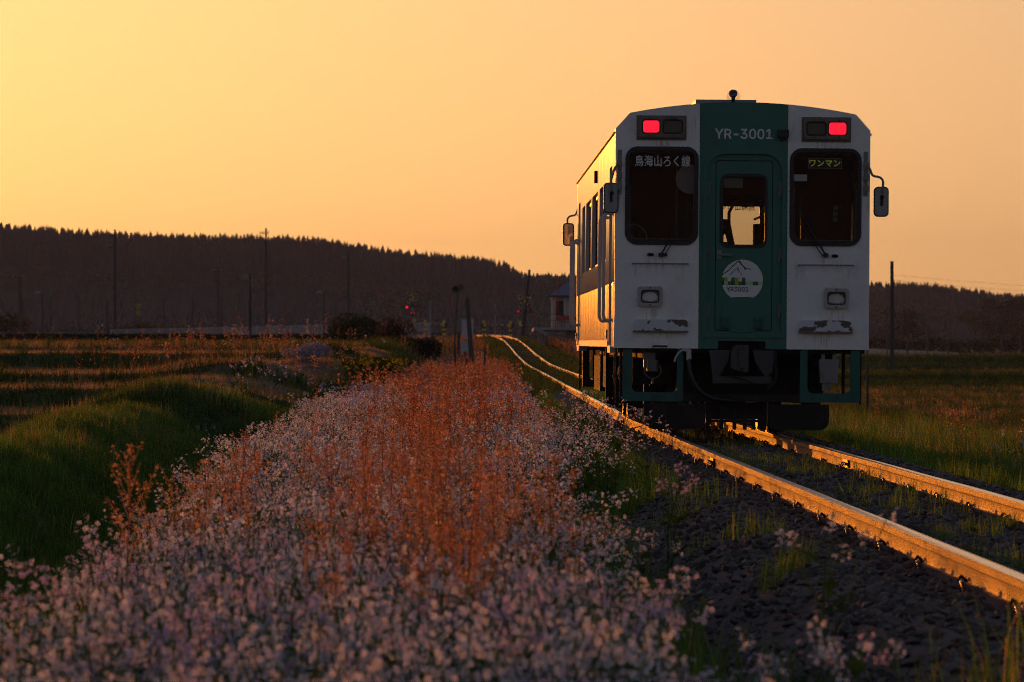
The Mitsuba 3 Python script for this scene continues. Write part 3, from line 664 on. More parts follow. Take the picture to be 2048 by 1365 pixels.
    for g in fr.difference(sbox(-.608, .3, .622, .43)).geoms: part('frame_backing', plate(g.buffer(-.004), .0905, .10), 'mat_under_metal')
    part('lower_beam', plate(sbox(-.6075, .346, .6215, .425), .03, .11), 'mat_under_metal')
    part('end_beam', box(-1.30, 1.30, .06, .22, .86, .90), 'mat_under_metal')
    def plow(a, b): return unary_union([rrect(a, b, .05, .30, .10), sbox(a, .14, b, .32)])
    part('snow_plow', xf(plate(plow(-1.02, -.37), 0, .02), rotm(8, (1, 0, 0), (0, 0, .32)) ), 'mat_under_metal')
    part('snow_plow', xf(plate(plow(.285, .93), 0, .02), rotm(8, (1, 0, 0), (0, 0, .32))), 'mat_under_metal')
    for x in (-.9, -.5, .4, .8): part('plow_stay', box(x - .03, x + .03, .08, .14, .25, .40), 'mat_under_metal')
    part('guard_lattice', cat([box(-.36, .28, .12, .15, .30, .34), box(-.36, .28, .12, .15, .13, .155)] + [box(x - .02, x + .02, .12, .15, .05, .34) for x in (-.34, -.2, -.06, .05, .14, .26)]), 'mat_under_metal')
    part('guard_plate', box(-.355, .275, .155, .175, .16, .33), 'mat_under_metal')
    part('bay_bulkhead', box(-.66, .66, .62, .66, .40, .80), 'mat_under_metal')
    part('bay_bulkhead', box(-1.12, -.70, .80, .84, .52, .80), 'mat_under_metal')
    k = part('yellow_plate', box(.075, .24, .30, .31, .245, .295), 'mat_yellow')
    # coupler, hoses and boxes in the bay
    cp = part('coupler', cat([plate(Polygon([(-.115, .70), (-.115, .86), (-.08, .93), (-.05, .945), (.072, .945), (.072, .69), (.02, .66), (-.06, .68)]), -.16, .12), plate(Polygon([(-.34, .89), (-.12, .89), (-.13, .78), (-.24, .60), (-.30, .62)]), .0, .05), plate(Polygon([(.12, .89), (.36, .89), (.33, .66), (.26, .60), (.15, .76)]), .0, .05), box(-.30, .32, .0, .05, .54, .615)]), 'mat_coupler', smooth=20)
    part('knuckle', cat([box(-.03, .065, -.21, -.14, .70, .90), trimesh.creation.cylinder(.035, .28, sections=12, transform=trimesh.transformations.translation_matrix((.035, -.17, .80)))]), 'mat_coupler', parent=cp)
    part('release_lever', tube(bez([(-.20, -.03, .66), (-.05, -.05, .60), (.08, -.05, .56), (.12, -.04, .53)]), .008, 6), 'mat_under_metal', parent=cp)
    part('coupler_box', cat([box(-.24, -.18, .03, .06, .90, .984), box(.19, .25, .03, .06, .90, .984), box(-.24, .25, .10, .12, .90, .984)]), 'mat_black_metal')
    part('brake_hose', tube(bez([(-.555, -.04, .80), (-.545, -.06, .70), (-.50, -.08, .55), (-.40, -.09, .43), (-.24, -.09, .37), (-.10, -.08, .36)], 18), .026, 10), 'mat_rubber', smooth=60)
    part('hose_fitting', cat([trimesh.creation.cylinder(.028, .10, sections=12, transform=trimesh.transformations.translation_matrix((-.555, -.04, .83))), tube(bez([(-.555, -.05, .885), (-.63, -.05, .88), (-.68, -.05, .83), (-.705, -.05, .76)]), .011, 6), box(-.60, -.53, -.06, -.03, .872, .895)]), 'mat_hose_end')
    part('air_pipe', cat([tube([(.36, -.01, .89), (.36, -.01, .70)], .018, 8), tube(bez([(.36, -.01, .70), (.36, -.03, .60), (.33, -.04, .54), (.28, -.04, .48)]), .022, 8)]), 'mat_under_metal', smooth=60)
    part('filter_bowl', cat([box(-1.02, -.90, .10, .22, .70, .86), trimesh.creation.cylinder(.062, .12, sections=16, transform=trimesh.transformations.translation_matrix((-.93, .06, .72))), tube(bez([(-1.0, .0, .72), (-1.0, .0, .62), (-.93, .0, .585), (-.86, .0, .62), (-.86, .0, .72)]), .007, 6), tube([(-.93, .0, .585), (-.93, .0, .53)], .012, 6)]), 'mat_bowl', smooth=40)
    part('battery_box', cat([plate(Polygon([(.84, .55), (1.02, .55), (1.035, .80), (.825, .80)]), .04, .25), box(.85, .89, .1, .16, .80, .90), box(.97, 1.01, .1, .16, .80, .90), box(.86, .96, .06, .2, .47, .55)]), 'mat_grey_metal', smooth=20)
    for q in (((-1.262, .10, .36), .016), ((-1.30, .45, .32), .014), ((-1.30, .62, .32), .014), ((1.10, .35, .36), .02), ((1.30, .62, .32), .014)): part('step_pipe', tube([q[0], (*q[0][:2], .90)], q[1], 6), 'mat_under_metal')
    for z in (.36, .60): part('step_tread', box(-1.34, -1.2, .45, .62, z, z + .015), 'mat_under_metal')
    # cab interior
    part('cab_desk', cat([box(-1.25, -.42, .18, .75, 1.15, 1.95), box(.98, 1.25, .3, .9, 1.15, 1.92), box(.55, .98, .18, .5, 1.15, 1.80)]), 'mat_dark_interior')
    part('cab_partition', plate(unary_union([sbox(-1.27, 1.15, -.45, 2.95), sbox(-1.27, 2.86, 1.27, 2.99), sbox(.44, 1.15, 1.27, 2.95)]) if rear_view else unary_union([sbox(-1.27, 1.15, -1.2, 2.95), sbox(-1.2, 1.15, -.45, 1.95), sbox(-1.27, 2.86, 1.27, 2.99), sbox(.44, 1.15, 1.27, 2.95)]), 1.75, 1.80), 'mat_partition')
    if rear_view:
        part('warning_mirror', xf(trimesh.creation.cylinder(.155, .02, sections=36), trimesh.transformations.translation_matrix((-.545, .14, 2.69)) @ rotm(90, (1, 0, 0))), 'mat_inner_disc')
        part('guard_pipe', tube(bez([(-1.2, .10, 2.20), (-1.08, .10, 2.19), (-1.02, .10, 2.13), (-1.005, .10, 2.03)]), .006, 6), 'mat_grey_metal')
        part('window_post', box(-.69, -.672, .3, .32, 2.0, 2.9), 'mat_interior')
        for i, z in enumerate((2.41, 2.345, 2.285)):
            part('switch_panel', box(.985, 1.035, .45, .46, z - .025, z + .02), 'mat_grey_metal')
        part('indicator', box(1.058, 1.066, .44, .45, 2.415, 2.423), 'mat_green_paint', emitter={'type': 'area', 'radiance': {'type': 'rgb', 'value': [.01, .12, .05]}})
        part('notice_sheet', box(-.195, .005, .055, .058, 2.60, 2.70), 'mat_notice')
        part('notice_sheet', box(-.185, -.10, .0535, .055, 2.615, 2.655), 'mat_white_print')
        part('notice_sheet', box(-.08, -.02, .0535, .055, 2.615, 2.665), 'mat_white_print')

mat('mat_sign_letter', (.45, .47, .12), .5)
mat('mat_dark_lamp', (.055, .045, .035), .15, clearcoat=1.)
mat('mat_headlight_bezel', dirt((.40, .39, .35), .4, 14.), .4)
mat('mat_emblem_green', (.02, .16, .05), .5)
mat('mat_check_dark', (.01, .07, .02), .5); mat('mat_check_mid', (.03, .16, .03), .5); mat('mat_check_lime', (.36, .42, .02), .5); mat('mat_check_pale', (.42, .62, .36), .5)
mat('mat_mirror_back', (.30, .30, .29), .4); mat('mat_mirror_glass', (.8, .8, .8), .05, 1.0)
mat('mat_coupler', dirt((.055, .05, .046), .6, 9.), .55)
mat('mat_hose_end', (.5, .48, .42), .5); mat('mat_bowl', (.10, .10, .095), .3)
mat('mat_partition', (.045, .022, .016), .6); mat('mat_inner_disc', (.42, .30, .26), .6); mat('mat_notice', (.20, .21, .15), .6)
cab_end(True)
M_NOW = trimesh.transformations.translation_matrix((0, CAR_L, 0)) @ rotm(180, (0, 0, 1))
cab_end(False)
M_NOW = np.eye(4)

# sides
WINS = [(7.0, 9.9), (10.3, 13.1), (13.6, 15.3), (3.4, 6.4)]
DOORS = [(1.05, 2.15), (CAR_L - 2.15, CAR_L - 1.05)]
for s in (-1, 1):
    holes = [rrect(a, b, 1.87, 2.75, .05) for a, b in WINS] + [sbox(a, .93, b, 2.86) for a, b in DOORS]
    wall = sbox(.06, .915, CAR_L - .06, 3.215).difference(unary_union(holes))
    x0, x1 = (-HW, -HW + .075) if s < 0 else (HW - .075, HW)
    up, lo = wall.intersection(sbox(0, 1.60, 30, 4)), wall.intersection(sbox(0, 0, 30, 1.597))
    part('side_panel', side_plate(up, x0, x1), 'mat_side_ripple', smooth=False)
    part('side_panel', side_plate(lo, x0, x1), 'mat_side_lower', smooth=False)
    part('skirt_rail', box(-HW - .012 if s < 0 else HW, -HW if s < 0 else HW + .012, 2.2, CAR_L - 2.2, .915, .985), 'mat_side_paint')
    part('gutter', box(*sorted((s * HW, s * (HW + .022))), .1, CAR_L - .1, 3.165, 3.185), 'mat_side_paint')
    for a, b in WINS:
        w = part('side_window', side_plate(rrect(a, b, 1.87, 2.75, .05).difference(rrect(a + .04, b - .04, 1.91, 2.71, .03)), *sorted((s * (HW - .075), s * (HW - .045)))), 'mat_rubber')
        g = box(*sorted((s * (HW - .064), s * (HW - .0639))), a + .03, b - .03, 1.90, 2.72)
        q = np.array([[s * (HW - .062), a + .03, 1.90], [s * (HW - .062), b - .03, 1.90], [s * (HW - .062), b - .03, 2.72], [s * (HW - .062), a + .03, 2.72]])
        part('glass', trimesh.Trimesh(q, [[0, 1, 2], [0, 2, 3]], process=False), 'mat_glass', parent=w)
        part('mullion', box(*sorted((s * (HW - .066), s * (HW - .030))), (a + b) / 2 - .03, (a + b) / 2 + .03, 1.91, 2.71), 'mat_side_paint', parent=w)
    for a, b in DOORS:
        d = part('side_door', side_plate(sbox(a + .01, .94, b - .01, 2.85).difference(rrect(a + .28, b - .28, 1.75, 2.62, .05)), *sorted((s * (HW - .07), s * (HW - .035)))), 'mat_side_paint', smooth=False)
        part('pane', side_plate(rrect(a + .28, b - .28, 1.75, 2.62, .05), *sorted((s * (HW - .06), s * (HW - .05)))), 'mat_window_dark', parent=d)
        part('door_step', box(*sorted((s * (HW + .012), s * (HW - .10))), a - .02, b + .02, .85, .925), 'mat_side_paint')
        for y in (a - .32, b + .22):
            xo = s * (HW + (.095 if s < 0 else .028))
            pts = bez([(s * HW, y, 2.32), (s * (HW + (.07 if s < 0 else .02)), y, 2.335), (xo, y, 2.27)], 6).tolist() + [(xo, y, 1.30)] + bez([(xo, y, 1.26), (s * (HW + (.07 if s < 0 else .02)), y, 1.195), (s * HW, y, 1.21)], 6).tolist()
            part('grab_rail', tube(pts, .018, 8), 'mat_white_rail', smooth=60)
        part('door_lamp', box(*sorted((s * HW, s * (HW + .02))), b + .30, b + .38, 1.0, 1.10), 'mat_grey_metal')
    part('side_indicator', cat([box(*sorted((s * HW, s * (HW + .035))), 7.4, 7.62, 2.86 + .0, 3.0)]), 'mat_black_metal')
    for y in np.arange(2.6, CAR_L - 2.5, 1.47):
        part('panel_seam', box(*sorted((s * HW, s * (HW + .003))), y, y + .012, .99, 1.59), 'mat_side_paint')
mat('mat_white_rail', (.5, .5, .48), .45)
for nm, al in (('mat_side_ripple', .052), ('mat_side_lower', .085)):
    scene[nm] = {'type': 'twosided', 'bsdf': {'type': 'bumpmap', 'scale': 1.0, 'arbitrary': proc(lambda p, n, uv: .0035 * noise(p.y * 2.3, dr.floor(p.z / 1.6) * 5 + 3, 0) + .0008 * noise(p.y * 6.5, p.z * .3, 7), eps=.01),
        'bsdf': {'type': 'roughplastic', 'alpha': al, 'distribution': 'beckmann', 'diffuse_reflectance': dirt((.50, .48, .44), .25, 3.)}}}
inner = affinity.translate(OUT, 0, -.07)
part('roof', plate(OUT.intersection(sbox(-2, 3.2151, 2, 4)).difference(inner.intersection(sbox(-HW + .075, 0, HW - .075, 4))), .061, CAR_L - .061), 'mat_roof_skin')
mat('mat_roof_skin', dirt((.25, .25, .25), .5, 2.), .5)
part('ceiling', box(-1.265, 1.265, .1, CAR_L - .1, 2.96, 3.0), 'mat_interior')
part('floor', box(-1.26, 1.26, .1, CAR_L - .1, 1.0, 1.15), 'mat_interior_floor')
part('inner_lining', cat([box(s * 1.262 - .004, s * 1.262 + .004, .3, CAR_L - .3, 1.15, 1.85) for s in (-1, 1)]), 'mat_interior')
for s in (-1, 1):
    part('bench', cat([box(*sorted((s * .80, s * 1.25)), 4.2, 14.4, 1.42, 1.56), box(*sorted((s * 1.15, s * 1.25)), 4.2, 14.4, 1.56, 2.0), box(*sorted((s * .9, s * 1.2)), 4.2, 14.4, 1.15, 1.42)]), 'mat_seat')
    part('luggage_rack', cat([tube([(s * .95, 3.4, 2.62), (s * .95, 15.2, 2.62)], .015, 6), tube([(s * 1.1, 3.4, 2.62), (s * 1.1, 15.2, 2.62)], .012, 6)]), 'mat_grey_metal')
part('grab_pole', tube([(.60, 15.0, 1.15), (.60, 15.0, 2.7), (.68, 15.0, 2.86)], .022, 8), 'mat_grey_metal')
part('fare_box', cat([box(.42, .82, 15.4, 15.8, 1.15, 2.24), box(.5, .7, 15.45, 15.7, 2.24, 2.32)]), 'mat_dark_interior')
part('route_display', box(.55, 1.2, 15.9, 16.05, 2.81, 2.95), 'mat_dark_interior')
part('cab_column', box(1.0, 1.22, 16.2, 16.5, 1.15, 2.58), 'mat_partition')
for y in (5.5, 8.5, 11.5):
    for s in (-1, 1): part('strap_rail', tube([(s * .7, y - 1.2, 2.72), (s * .7, y + 1.2, 2.72)], .014, 6), 'mat_grey_metal')
# roof equipment
ra = part('roof_box', cat([box(-.482, .161, .45, 1.6, 3.44, 3.545)]), 'mat_roof_skin')
part('roof_box', box(-.70, .70, 2.6, 5.2, 3.40, 3.512), 'mat_roof_skin')
part('roof_box', box(-.75, .75, 9.0, 11.8, 3.40, 3.55), 'mat_roof_skin')
hn = part('roof_horn', cat([xf(trimesh.creation.icosphere(2, .042), trimesh.transformations.translation_matrix((-.093, .26, 3.60))), trimesh.creation.cylinder(.018, .09, sections=10, transform=trimesh.transformations.translation_matrix((-.093, .26, 3.53)))]), 'mat_black_metal')
dm = trimesh.creation.icosphere(3, .070); dm = dm.slice_plane((0, 0, -.035), (0, 0, 1))
part('dome', xf(dm, trimesh.transformations.translation_matrix((-.093, .26, 3.575))), 'mat_dome', parent=hn, smooth=60)
# running gear
for yb in (2.9, CAR_L - 2.9):
    bg = part('bogie', cat([box(s * .86 - .05, s * .86 + .05, yb - 1.5, yb + 1.5, .50, .68) for s in (-1, 1)] + [box(-.86, .86, yb - .18, yb + .18, .52, .72)] + [box(s * .86 - .10, s * .86 + .10, yb + q - .16, yb + q + .16, .30, .56) for s in (-1, 1) for q in (-.95, .95)] +
                           [trimesh.creation.cylinder(.10, .30, sections=14, transform=trimesh.transformations.translation_matrix((s * .92, yb, .78))) for s in (-1, 1)] + [tube([(s * .98, yb - .7, .62), (s * .98, yb + .7, .80)], .03, 8) for s in (-1, 1)]), 'mat_under_metal')
    for q in (-.95, .95):
        prof = [(.0, -.065), (.41, -.065), (.435, -.06), (.455, -.045), (.455, -.03), (.425, -.018), (.415, .065), (.38, .065), (.36, .03), (.12, .02), (.10, .07), (0, .07)]
        w = part('wheelset', trimesh.creation.cylinder(.075, 1.2, sections=16, transform=trimesh.transformations.translation_matrix((-.13, yb + q, .413)) @ rotm(90, (0, 1, 0))), 'mat_under_metal', parent=bg)
        for s in (-1, 1):
            part('wheel', xf(lathe(prof, 40), trimesh.transformations.translation_matrix((s * .56 - .12, yb + q, .413)) @ rotm(90 * s, (0, 1, 0))), 'mat_wheel', parent=bg, smooth=40)
mat('mat_wheel', dirt((.06, .05, .045), .5, 8.), .4, .5)
part('underframe', cat([box(-1.0, 1.0, .3, CAR_L - .3, .80, .999)]), 'mat_under_metal')
for (a, b, c, d, z) in ((-1.22, -.45, 5.3, 7.2, .34), (-1.2, -.5, 7.6, 9.6, .42), (-1.22, -.6, 10.2, 13.2, .36), (.4, 1.22, 5.3, 8.6, .35), (.5, 1.2, 9.2, 12.8, .4), (-.4, .35, 7.0, 10.8, .30)):
    part('equipment_box', box(a, b, c, d, z, .80), 'mat_under_metal')
part('air_tank', xf(lathe([(0, -.7), (.14, -.68), (.18, -.6), (.18, .6), (.14, .68), (0, .7)], 20), trimesh.transformations.translation_matrix((-1.0, 4.5, .62)) @ rotm(90, (1, 0, 0))), 'mat_under_metal', smooth=40)
part('mud_guard', cat([box(-1.30, -1.26, 4.6, 4.75, .25, .95), box(-1.30, -1.02, 4.6, 4.64, .25, .80)]), 'mat_black_metal')
part('sand_pipe', tube([(-1.28, 1.6, .84), (-1.28, 1.6, .52), (-1.2, 1.62, .44)], .02, 6), 'mat_black_metal')

# ---------------------------------------------------------------- passenger standing in the car
def figure(key_name, label, pos, turn):
    import manifold3d as m3
    J = dict(pelvis=((0, 0, .92), .135), waist=((0, .01, 1.06), .12), chest=((0, 0, 1.26), .135), shl=((-.17, 0, 1.36), .055), shr=((.17, 0, 1.36), .055), neck=((0, .0, 1.43), .05), elr=((.23, .02, 1.10), .043), ell=((-.23, .0, 1.10), .043), wrr=((.22, .16, .95), .032), wrl=((-.22, .12, .92), .032),
             hipr=((.09, 0, .88), .085), hipl=((-.09, 0, .88), .085), knr=((.10, .02, .48), .058), knl=((-.10, .03, .48), .058), anr=((.10, -.02, .07), .042), anl=((-.10, -.02, .07), .042), tor=((.11, .16, .035), .034), tol=((-.11, .16, .035), .034))
    sph = lambda n: m3.Manifold.sphere(J[n][1], 20).translate(J[n][0])
    bone = lambda a, b: m3.Manifold.batch_hull([sph(a), sph(b)])
    def skin(man, it=8):
        man = man.refine_to_length(.03); q = man.to_mesh(); t = trimesh.Trimesh(q.vert_properties[:, :3], q.tri_verts, process=False)
        trimesh.smoothing.filter_taubin(t, iterations=it); return t
    coat = bone('pelvis', 'waist') + bone('waist', 'chest') + m3.Manifold.batch_hull([sph('shl'), sph('shr'), sph('chest')]) + bone('shl', 'ell') + bone('shr', 'elr') + bone('ell', 'wrl') + bone('elr', 'wrr')
    legs = bone('hipr', 'knr') + bone('hipl', 'knl') + bone('knr', 'anr') + bone('knl', 'anl') + m3.Manifold.batch_hull([sph('hipr'), sph('hipl'), sph('pelvis')])
    shoes = bone('anr', 'tor') + bone('anl', 'tol')
    def hand(s):
        w = np.array(J['wrr' if s > 0 else 'wrl'][0]); B = m3.Manifold.batch_hull([m3.Manifold.sphere(.024, 12).translate(tuple(w)), m3.Manifold.sphere(.022, 12).translate(tuple(w + [0, .035, -.055])), m3.Manifold.sphere(.018, 12).translate(tuple(w + [0, -.005, -.07]))])
        for i in range(4):
            p0 = w + [0, .045 - .018 * i, -.065]; p1 = p0 + [-.006 * s, .012, -.036 + .003 * abs(i - 1)]; p2 = p1 + [-.014 * s, -.004, -.026]
            B = B + m3.Manifold.batch_hull([m3.Manifold.sphere(.0085, 8).translate(tuple(p0)), m3.Manifold.sphere(.008, 8).translate(tuple(p1))]) + m3.Manifold.batch_hull([m3.Manifold.sphere(.008, 8).translate(tuple(p1)), m3.Manifold.sphere(.0065, 8).translate(tuple(p2))])
        t0 = w + [-.006 * s, .03, -.025]; t1 = t0 + [-.012 * s, .032, -.03]
        return B + m3.Manifold.batch_hull([m3.Manifold.sphere(.010, 8).translate(tuple(t0)), m3.Manifold.sphere(.008, 8).translate(tuple(t1))])
    sp = lambda r, p: m3.Manifold.sphere(r, 20).translate(p)
    head = m3.Manifold.batch_hull([sp(.088, (0, -.01, 1.60)), sp(.062, (0, .03, 1.515)), sp(.03, (0, .065, 1.475))]) + m3.Manifold.batch_hull([sp(.008, (0, .09, 1.575)), sp(.014, (0, .103, 1.54))]) + sp(.02, (.088, 0, 1.56)) + sp(.02, (-.088, 0, 1.56)) + sp(.013, (.03, .082, 1.495)) + bone('neck', 'chest') + m3.Manifold.batch_hull([sph('neck'), sp(.055, (0, 0, 1.52))])
    hair = m3.Manifold.batch_hull([sp(.094, (0, -.022, 1.615)), sp(.08, (0, -.04, 1.55))])
    G = M_CAR @ trimesh.transformations.translation_matrix(pos) @ rotm(turn, (0, 0, 1))
    k = thing(key_name, label, 'person')
    q = skin(head + hand(1) + hand(-1), 3); obj(k + '__body', xf(q, G), 'mat_skin', smooth=60)
    obj(k + '__coat', xf(skin(coat), G), 'mat_cloth_dark', smooth=60); obj(k + '__trousers', xf(skin(legs), G), 'mat_cloth_dark', smooth=60)
    obj(k + '__shoes', xf(skin(shoes, 3), G), 'mat_hair', smooth=60); obj(k + '__hair', xf(skin(hair, 3), G), 'mat_hair', smooth=60)
figure('person', 'passenger in dark clothes standing inside the railcar, seen as a silhouette through the door window', (.30, 12.9, 1.15), -20)

# ---------------------------------------------------------------- far things
def gz(x, y): return float(ground_z(x, y))
def cyl(x, y, z0, z1, r0, r1=None, sides=10, lean=0.):
    return tube([(x, y, z0), (x + lean * (z1 - z0) * .5, y, (z0 + z1) / 2), (x + lean * (z1 - z0), y, z1)], [r0, (r0 + (r1 or r0)) / 2, r1 or r0], sides)

def utility_pole(x, y, top, label, arms=1, lean=0.):
    z0 = gz(x, y) - .3
    t = thing('utility_pole', label, 'utility pole', None)
    obj(t + '__pole', cyl(x, y, z0, top, .15, .105, 12, lean), 'mat_pole', smooth=50)
    xt = x + lean * (top - z0)
    obj(t + '__step_bolts', cat([box(xt - .32 if i % 2 else xt + .12, xt - .12 if i % 2 else xt + .32, y - .012, y + .012, z, z + .025) for i, z in enumerate(np.arange(z0 + 2.5, top - 1, .9))]), 'mat_dark_pole')
    for i in range(arms):
        z = top - .6 - 1.1 * i
        obj(t + '__crossarm', box(xt - .75, xt + .35, y - .05, y + .05, z, z + .09), 'mat_dark_pole')
        obj(t + '__insulator', cat([trimesh.creation.cylinder(.05, .2, sections=8, transform=trimesh.transformations.translation_matrix((xt + q, y, z + .19))) for q in (-.68, -.35, .28)]), 'mat_grey_metal')
    return t
utility_pole(-37.88, 520, 11.75, 'tall concrete utility pole at the left, with crossarms on its left side', 2)
utility_pole(-27.08, 600, 13.57, 'tallest slim utility pole, standing alone before the middle of the ridge', 1)
utility_pole(-34.52, 640, 9.95, 'short utility pole just left of the tallest one, behind the white fence', 1)
utility_pole(-19.2, 640, 11.42, 'utility pole farthest right of those on the left side, near the bushy mound', 1)
utility_pole(-57.78, 640, 9.25, 'utility pole nearest the left edge beside the fence posts', 1)
utility_pole(24.4, 350, 6.2, 'lone utility pole right of the railcar with a small crossarm', 0)
R_ = thing('overhead_wire', 'pair of thin wires slung between the left utility poles', 'wire')
def wire(a, b, sag, r=.012):
    t = np.linspace(0, 1, 24)[:, None]; p = np.array(a) * (1 - t) + np.array(b) * t; p[:, 2] -= (4 * sag * t * (1 - t))[:, 0]; return tube(p, r, 4)
obj(R_ + '__wire', wire((-80, 560, 10.6), (-38.4, 520, 11.2), .9), 'mat_wire'); obj(R_ + '__wire', wire((-80, 560, 9.8), (-38.4, 520, 10.2), .9), 'mat_wire')
obj(R_ + '__wire', wire((-38.2, 520, 11.2), (-27.3, 600, 12.9), 1.2), 'mat_wire'); obj(R_ + '__wire', wire((-70, 640, 8.7), (-57.9, 640, 8.6), .1), 'mat_wire')
obj(R_ + '__wire', wire((-57.8, 640, 8.6), (-34.6, 640, 9.3), .7), 'mat_wire'); obj(R_ + '__wire', wire((-57.8, 640, 9.1), (-34.6, 640, 9.8), .7), 'mat_wire')
k = thing('overhead_wire', 'faint wires crossing the sky beside the right-hand pole', 'wire')
for z in (4.6, 5.0, 5.35): obj(k + '__wire', wire((24.4, 350, z), (60, 420, z - .3), .5, .007), 'mat_wire')

def street_lamp(x, y, top, label, big):
    z0 = gz(x, y) - .2
    t = thing('street_lamp', label, 'street lamp')
    obj(t + '__post', cyl(x, y, z0, top, .085 if big else .09, .06), 'mat_pole' if big else 'mat_dark_pole', smooth=50)
    if big:
        obj(t + '__lamp_box', cat([box(x - .52, x - .14, y - .15, y + .15, top - .32, top - .10), box(x - .46, x - .2, y - .12, y + .12, top - .40, top - .32), box(x - .16, x, y - .03, y + .03, top - .24, top - .19)]), 'mat_grey_metal')
        obj(t + '__control_box', box(x + .02, x + .12, y - .05, y + .05, z0 + 1.4, z0 + 2.4), 'mat_dark_pole')
    else:
        obj(t + '__arm', tube([(x, y, top - .08), (x - .2, y, top)], .035, 6), 'mat_dark_pole')
        obj(t + '__lamp_shade', xf(lathe([(0, .10), (.12, .06), (.30, -.08), (.26, -.10), (0, -.06)], 16), trimesh.transformations.translation_matrix((x - .38, y, top)) @ np.diag([1.15, .8, 1, 1])), 'mat_grey_metal')
street_lamp(-15.86, 330, 5.21, 'lamp post with a boxy grey floodlight on its left, standing before the dark hedge', True)
street_lamp(-40.49, 470, 5.32, 'short dark street lamp near the left edge with a small shade', False)
street_lamp(-16.21, 470, 5.37, 'short dark street lamp behind the fence, beside the round bush', False)

def snow_fence(pts, top, label, rail):
    t = thing('snow_fence', label, 'snow fence')
    for x, y in pts:
        obj(t + '__post', box(x - .11, x + .11, y - .11, y + .11, gz(x, y) - .2, top), 'mat_pole')
    for (a, b) in zip(pts[:-1], pts[1:]):
        for z in ((top - .1, top - .9) if rail else (top - .15,)):
            obj(t + '__rail', tube([(a[0], a[1], z), (b[0], b[1], z)], .04 if rail else .018, 6), 'mat_pole')
snow_fence([(-62.9 + 3.68 * i, 700 - .5 * i) for i in range(8)], 6.68, 'row of bare grey posts in front of the left part of the ridge', False)
snow_fence([(45.6 + 2.6 * i, 700) for i in range(5)], 2.75, 'grey post and rail frame right of the railcar', True)
snow_fence([(62.9, 700), (65.4, 700), (68, 700)], 2.2, 'grey post and rail frame at the right edge', True)

def guard_fence(base, n, label, dz=0.):
    t = thing('guard_fence', label, 'fence')
    base = np.asarray(base); L = np.hypot(*(base[1, :2] - base[0, :2])); pk, rl = [], []
    P = lambda q: base[0] * (1 - q) + base[1] * q
    ang = math.degrees(math.atan2(*(base[1, :2] - base[0, :2])[::-1]))
    for i in range(n + 1):
        x, y, z = P(i / n)
        if i <= 240: obj(t + '__post', xf(box(-.05, .05, -.05, .05, -.6, .84), trimesh.transformations.translation_matrix((x, y, z)) @ rotm(ang, (0, 0, 1))), 'mat_white_fence')
    for q in np.arange(0, L, .14):
        pk.append(xf(box(-.021, .021, -.012, .012, .10, .78), trimesh.transformations.translation_matrix(P(q / L)) @ rotm(ang, (0, 0, 1))))
    m = cat(pk); k = obj(t + '__pickets', m, 'mat_white_fence'); tag(k, kind='stuff')
    for z in (.08, .79): obj(t + '__rail', tube([P(0) + [0, 0, z], P(1) + [0, 0, z]], .03, 6), 'mat_white_fence')
guard_fence([(-7.3, 476, 1.92), (-36.8, 500, 1.36)], 19, 'long white picket guard fence along the road left of the crossing')
guard_fence([(48.3, 745, -.62), (57.3, 700, -1.12)], 10, 'short white guard fence in the field right of the railcar')
t = thing('concrete_wall', 'low grey wall along the road at the far left', 'wall')
for i in range(5):
    q0, q1 = np.array([-37.4 - 3.1 * i, 500.6 + 2.5 * i]), np.array([-40.4 - 3.1 * i, 503.0 + 2.5 * i])
    obj(t + '__panel', xf(box(-1.92, 1.92, -.1, .1, .6, 2.02 - .02 * i), trimesh.transformations.translation_matrix((*(q0 + q1) / 2, 0)) @ rotm(math.degrees(math.atan2(*(q1 - q0)[::-1])), (0, 0, 1))), 'mat_old_concrete')
t = thing('underpass', 'dark concrete underpass below the right end of the white fence', 'underpass')
obj(t + '__beam', box(-14.5, -7.4, 470.6, 471.2, 1.30, 1.72), 'mat_concrete')
for x in (-14.5, -7.9): obj(t + '__abutment', box(x, x + .5, 468, 472.2, -1.2, 1.299), 'mat_concrete')

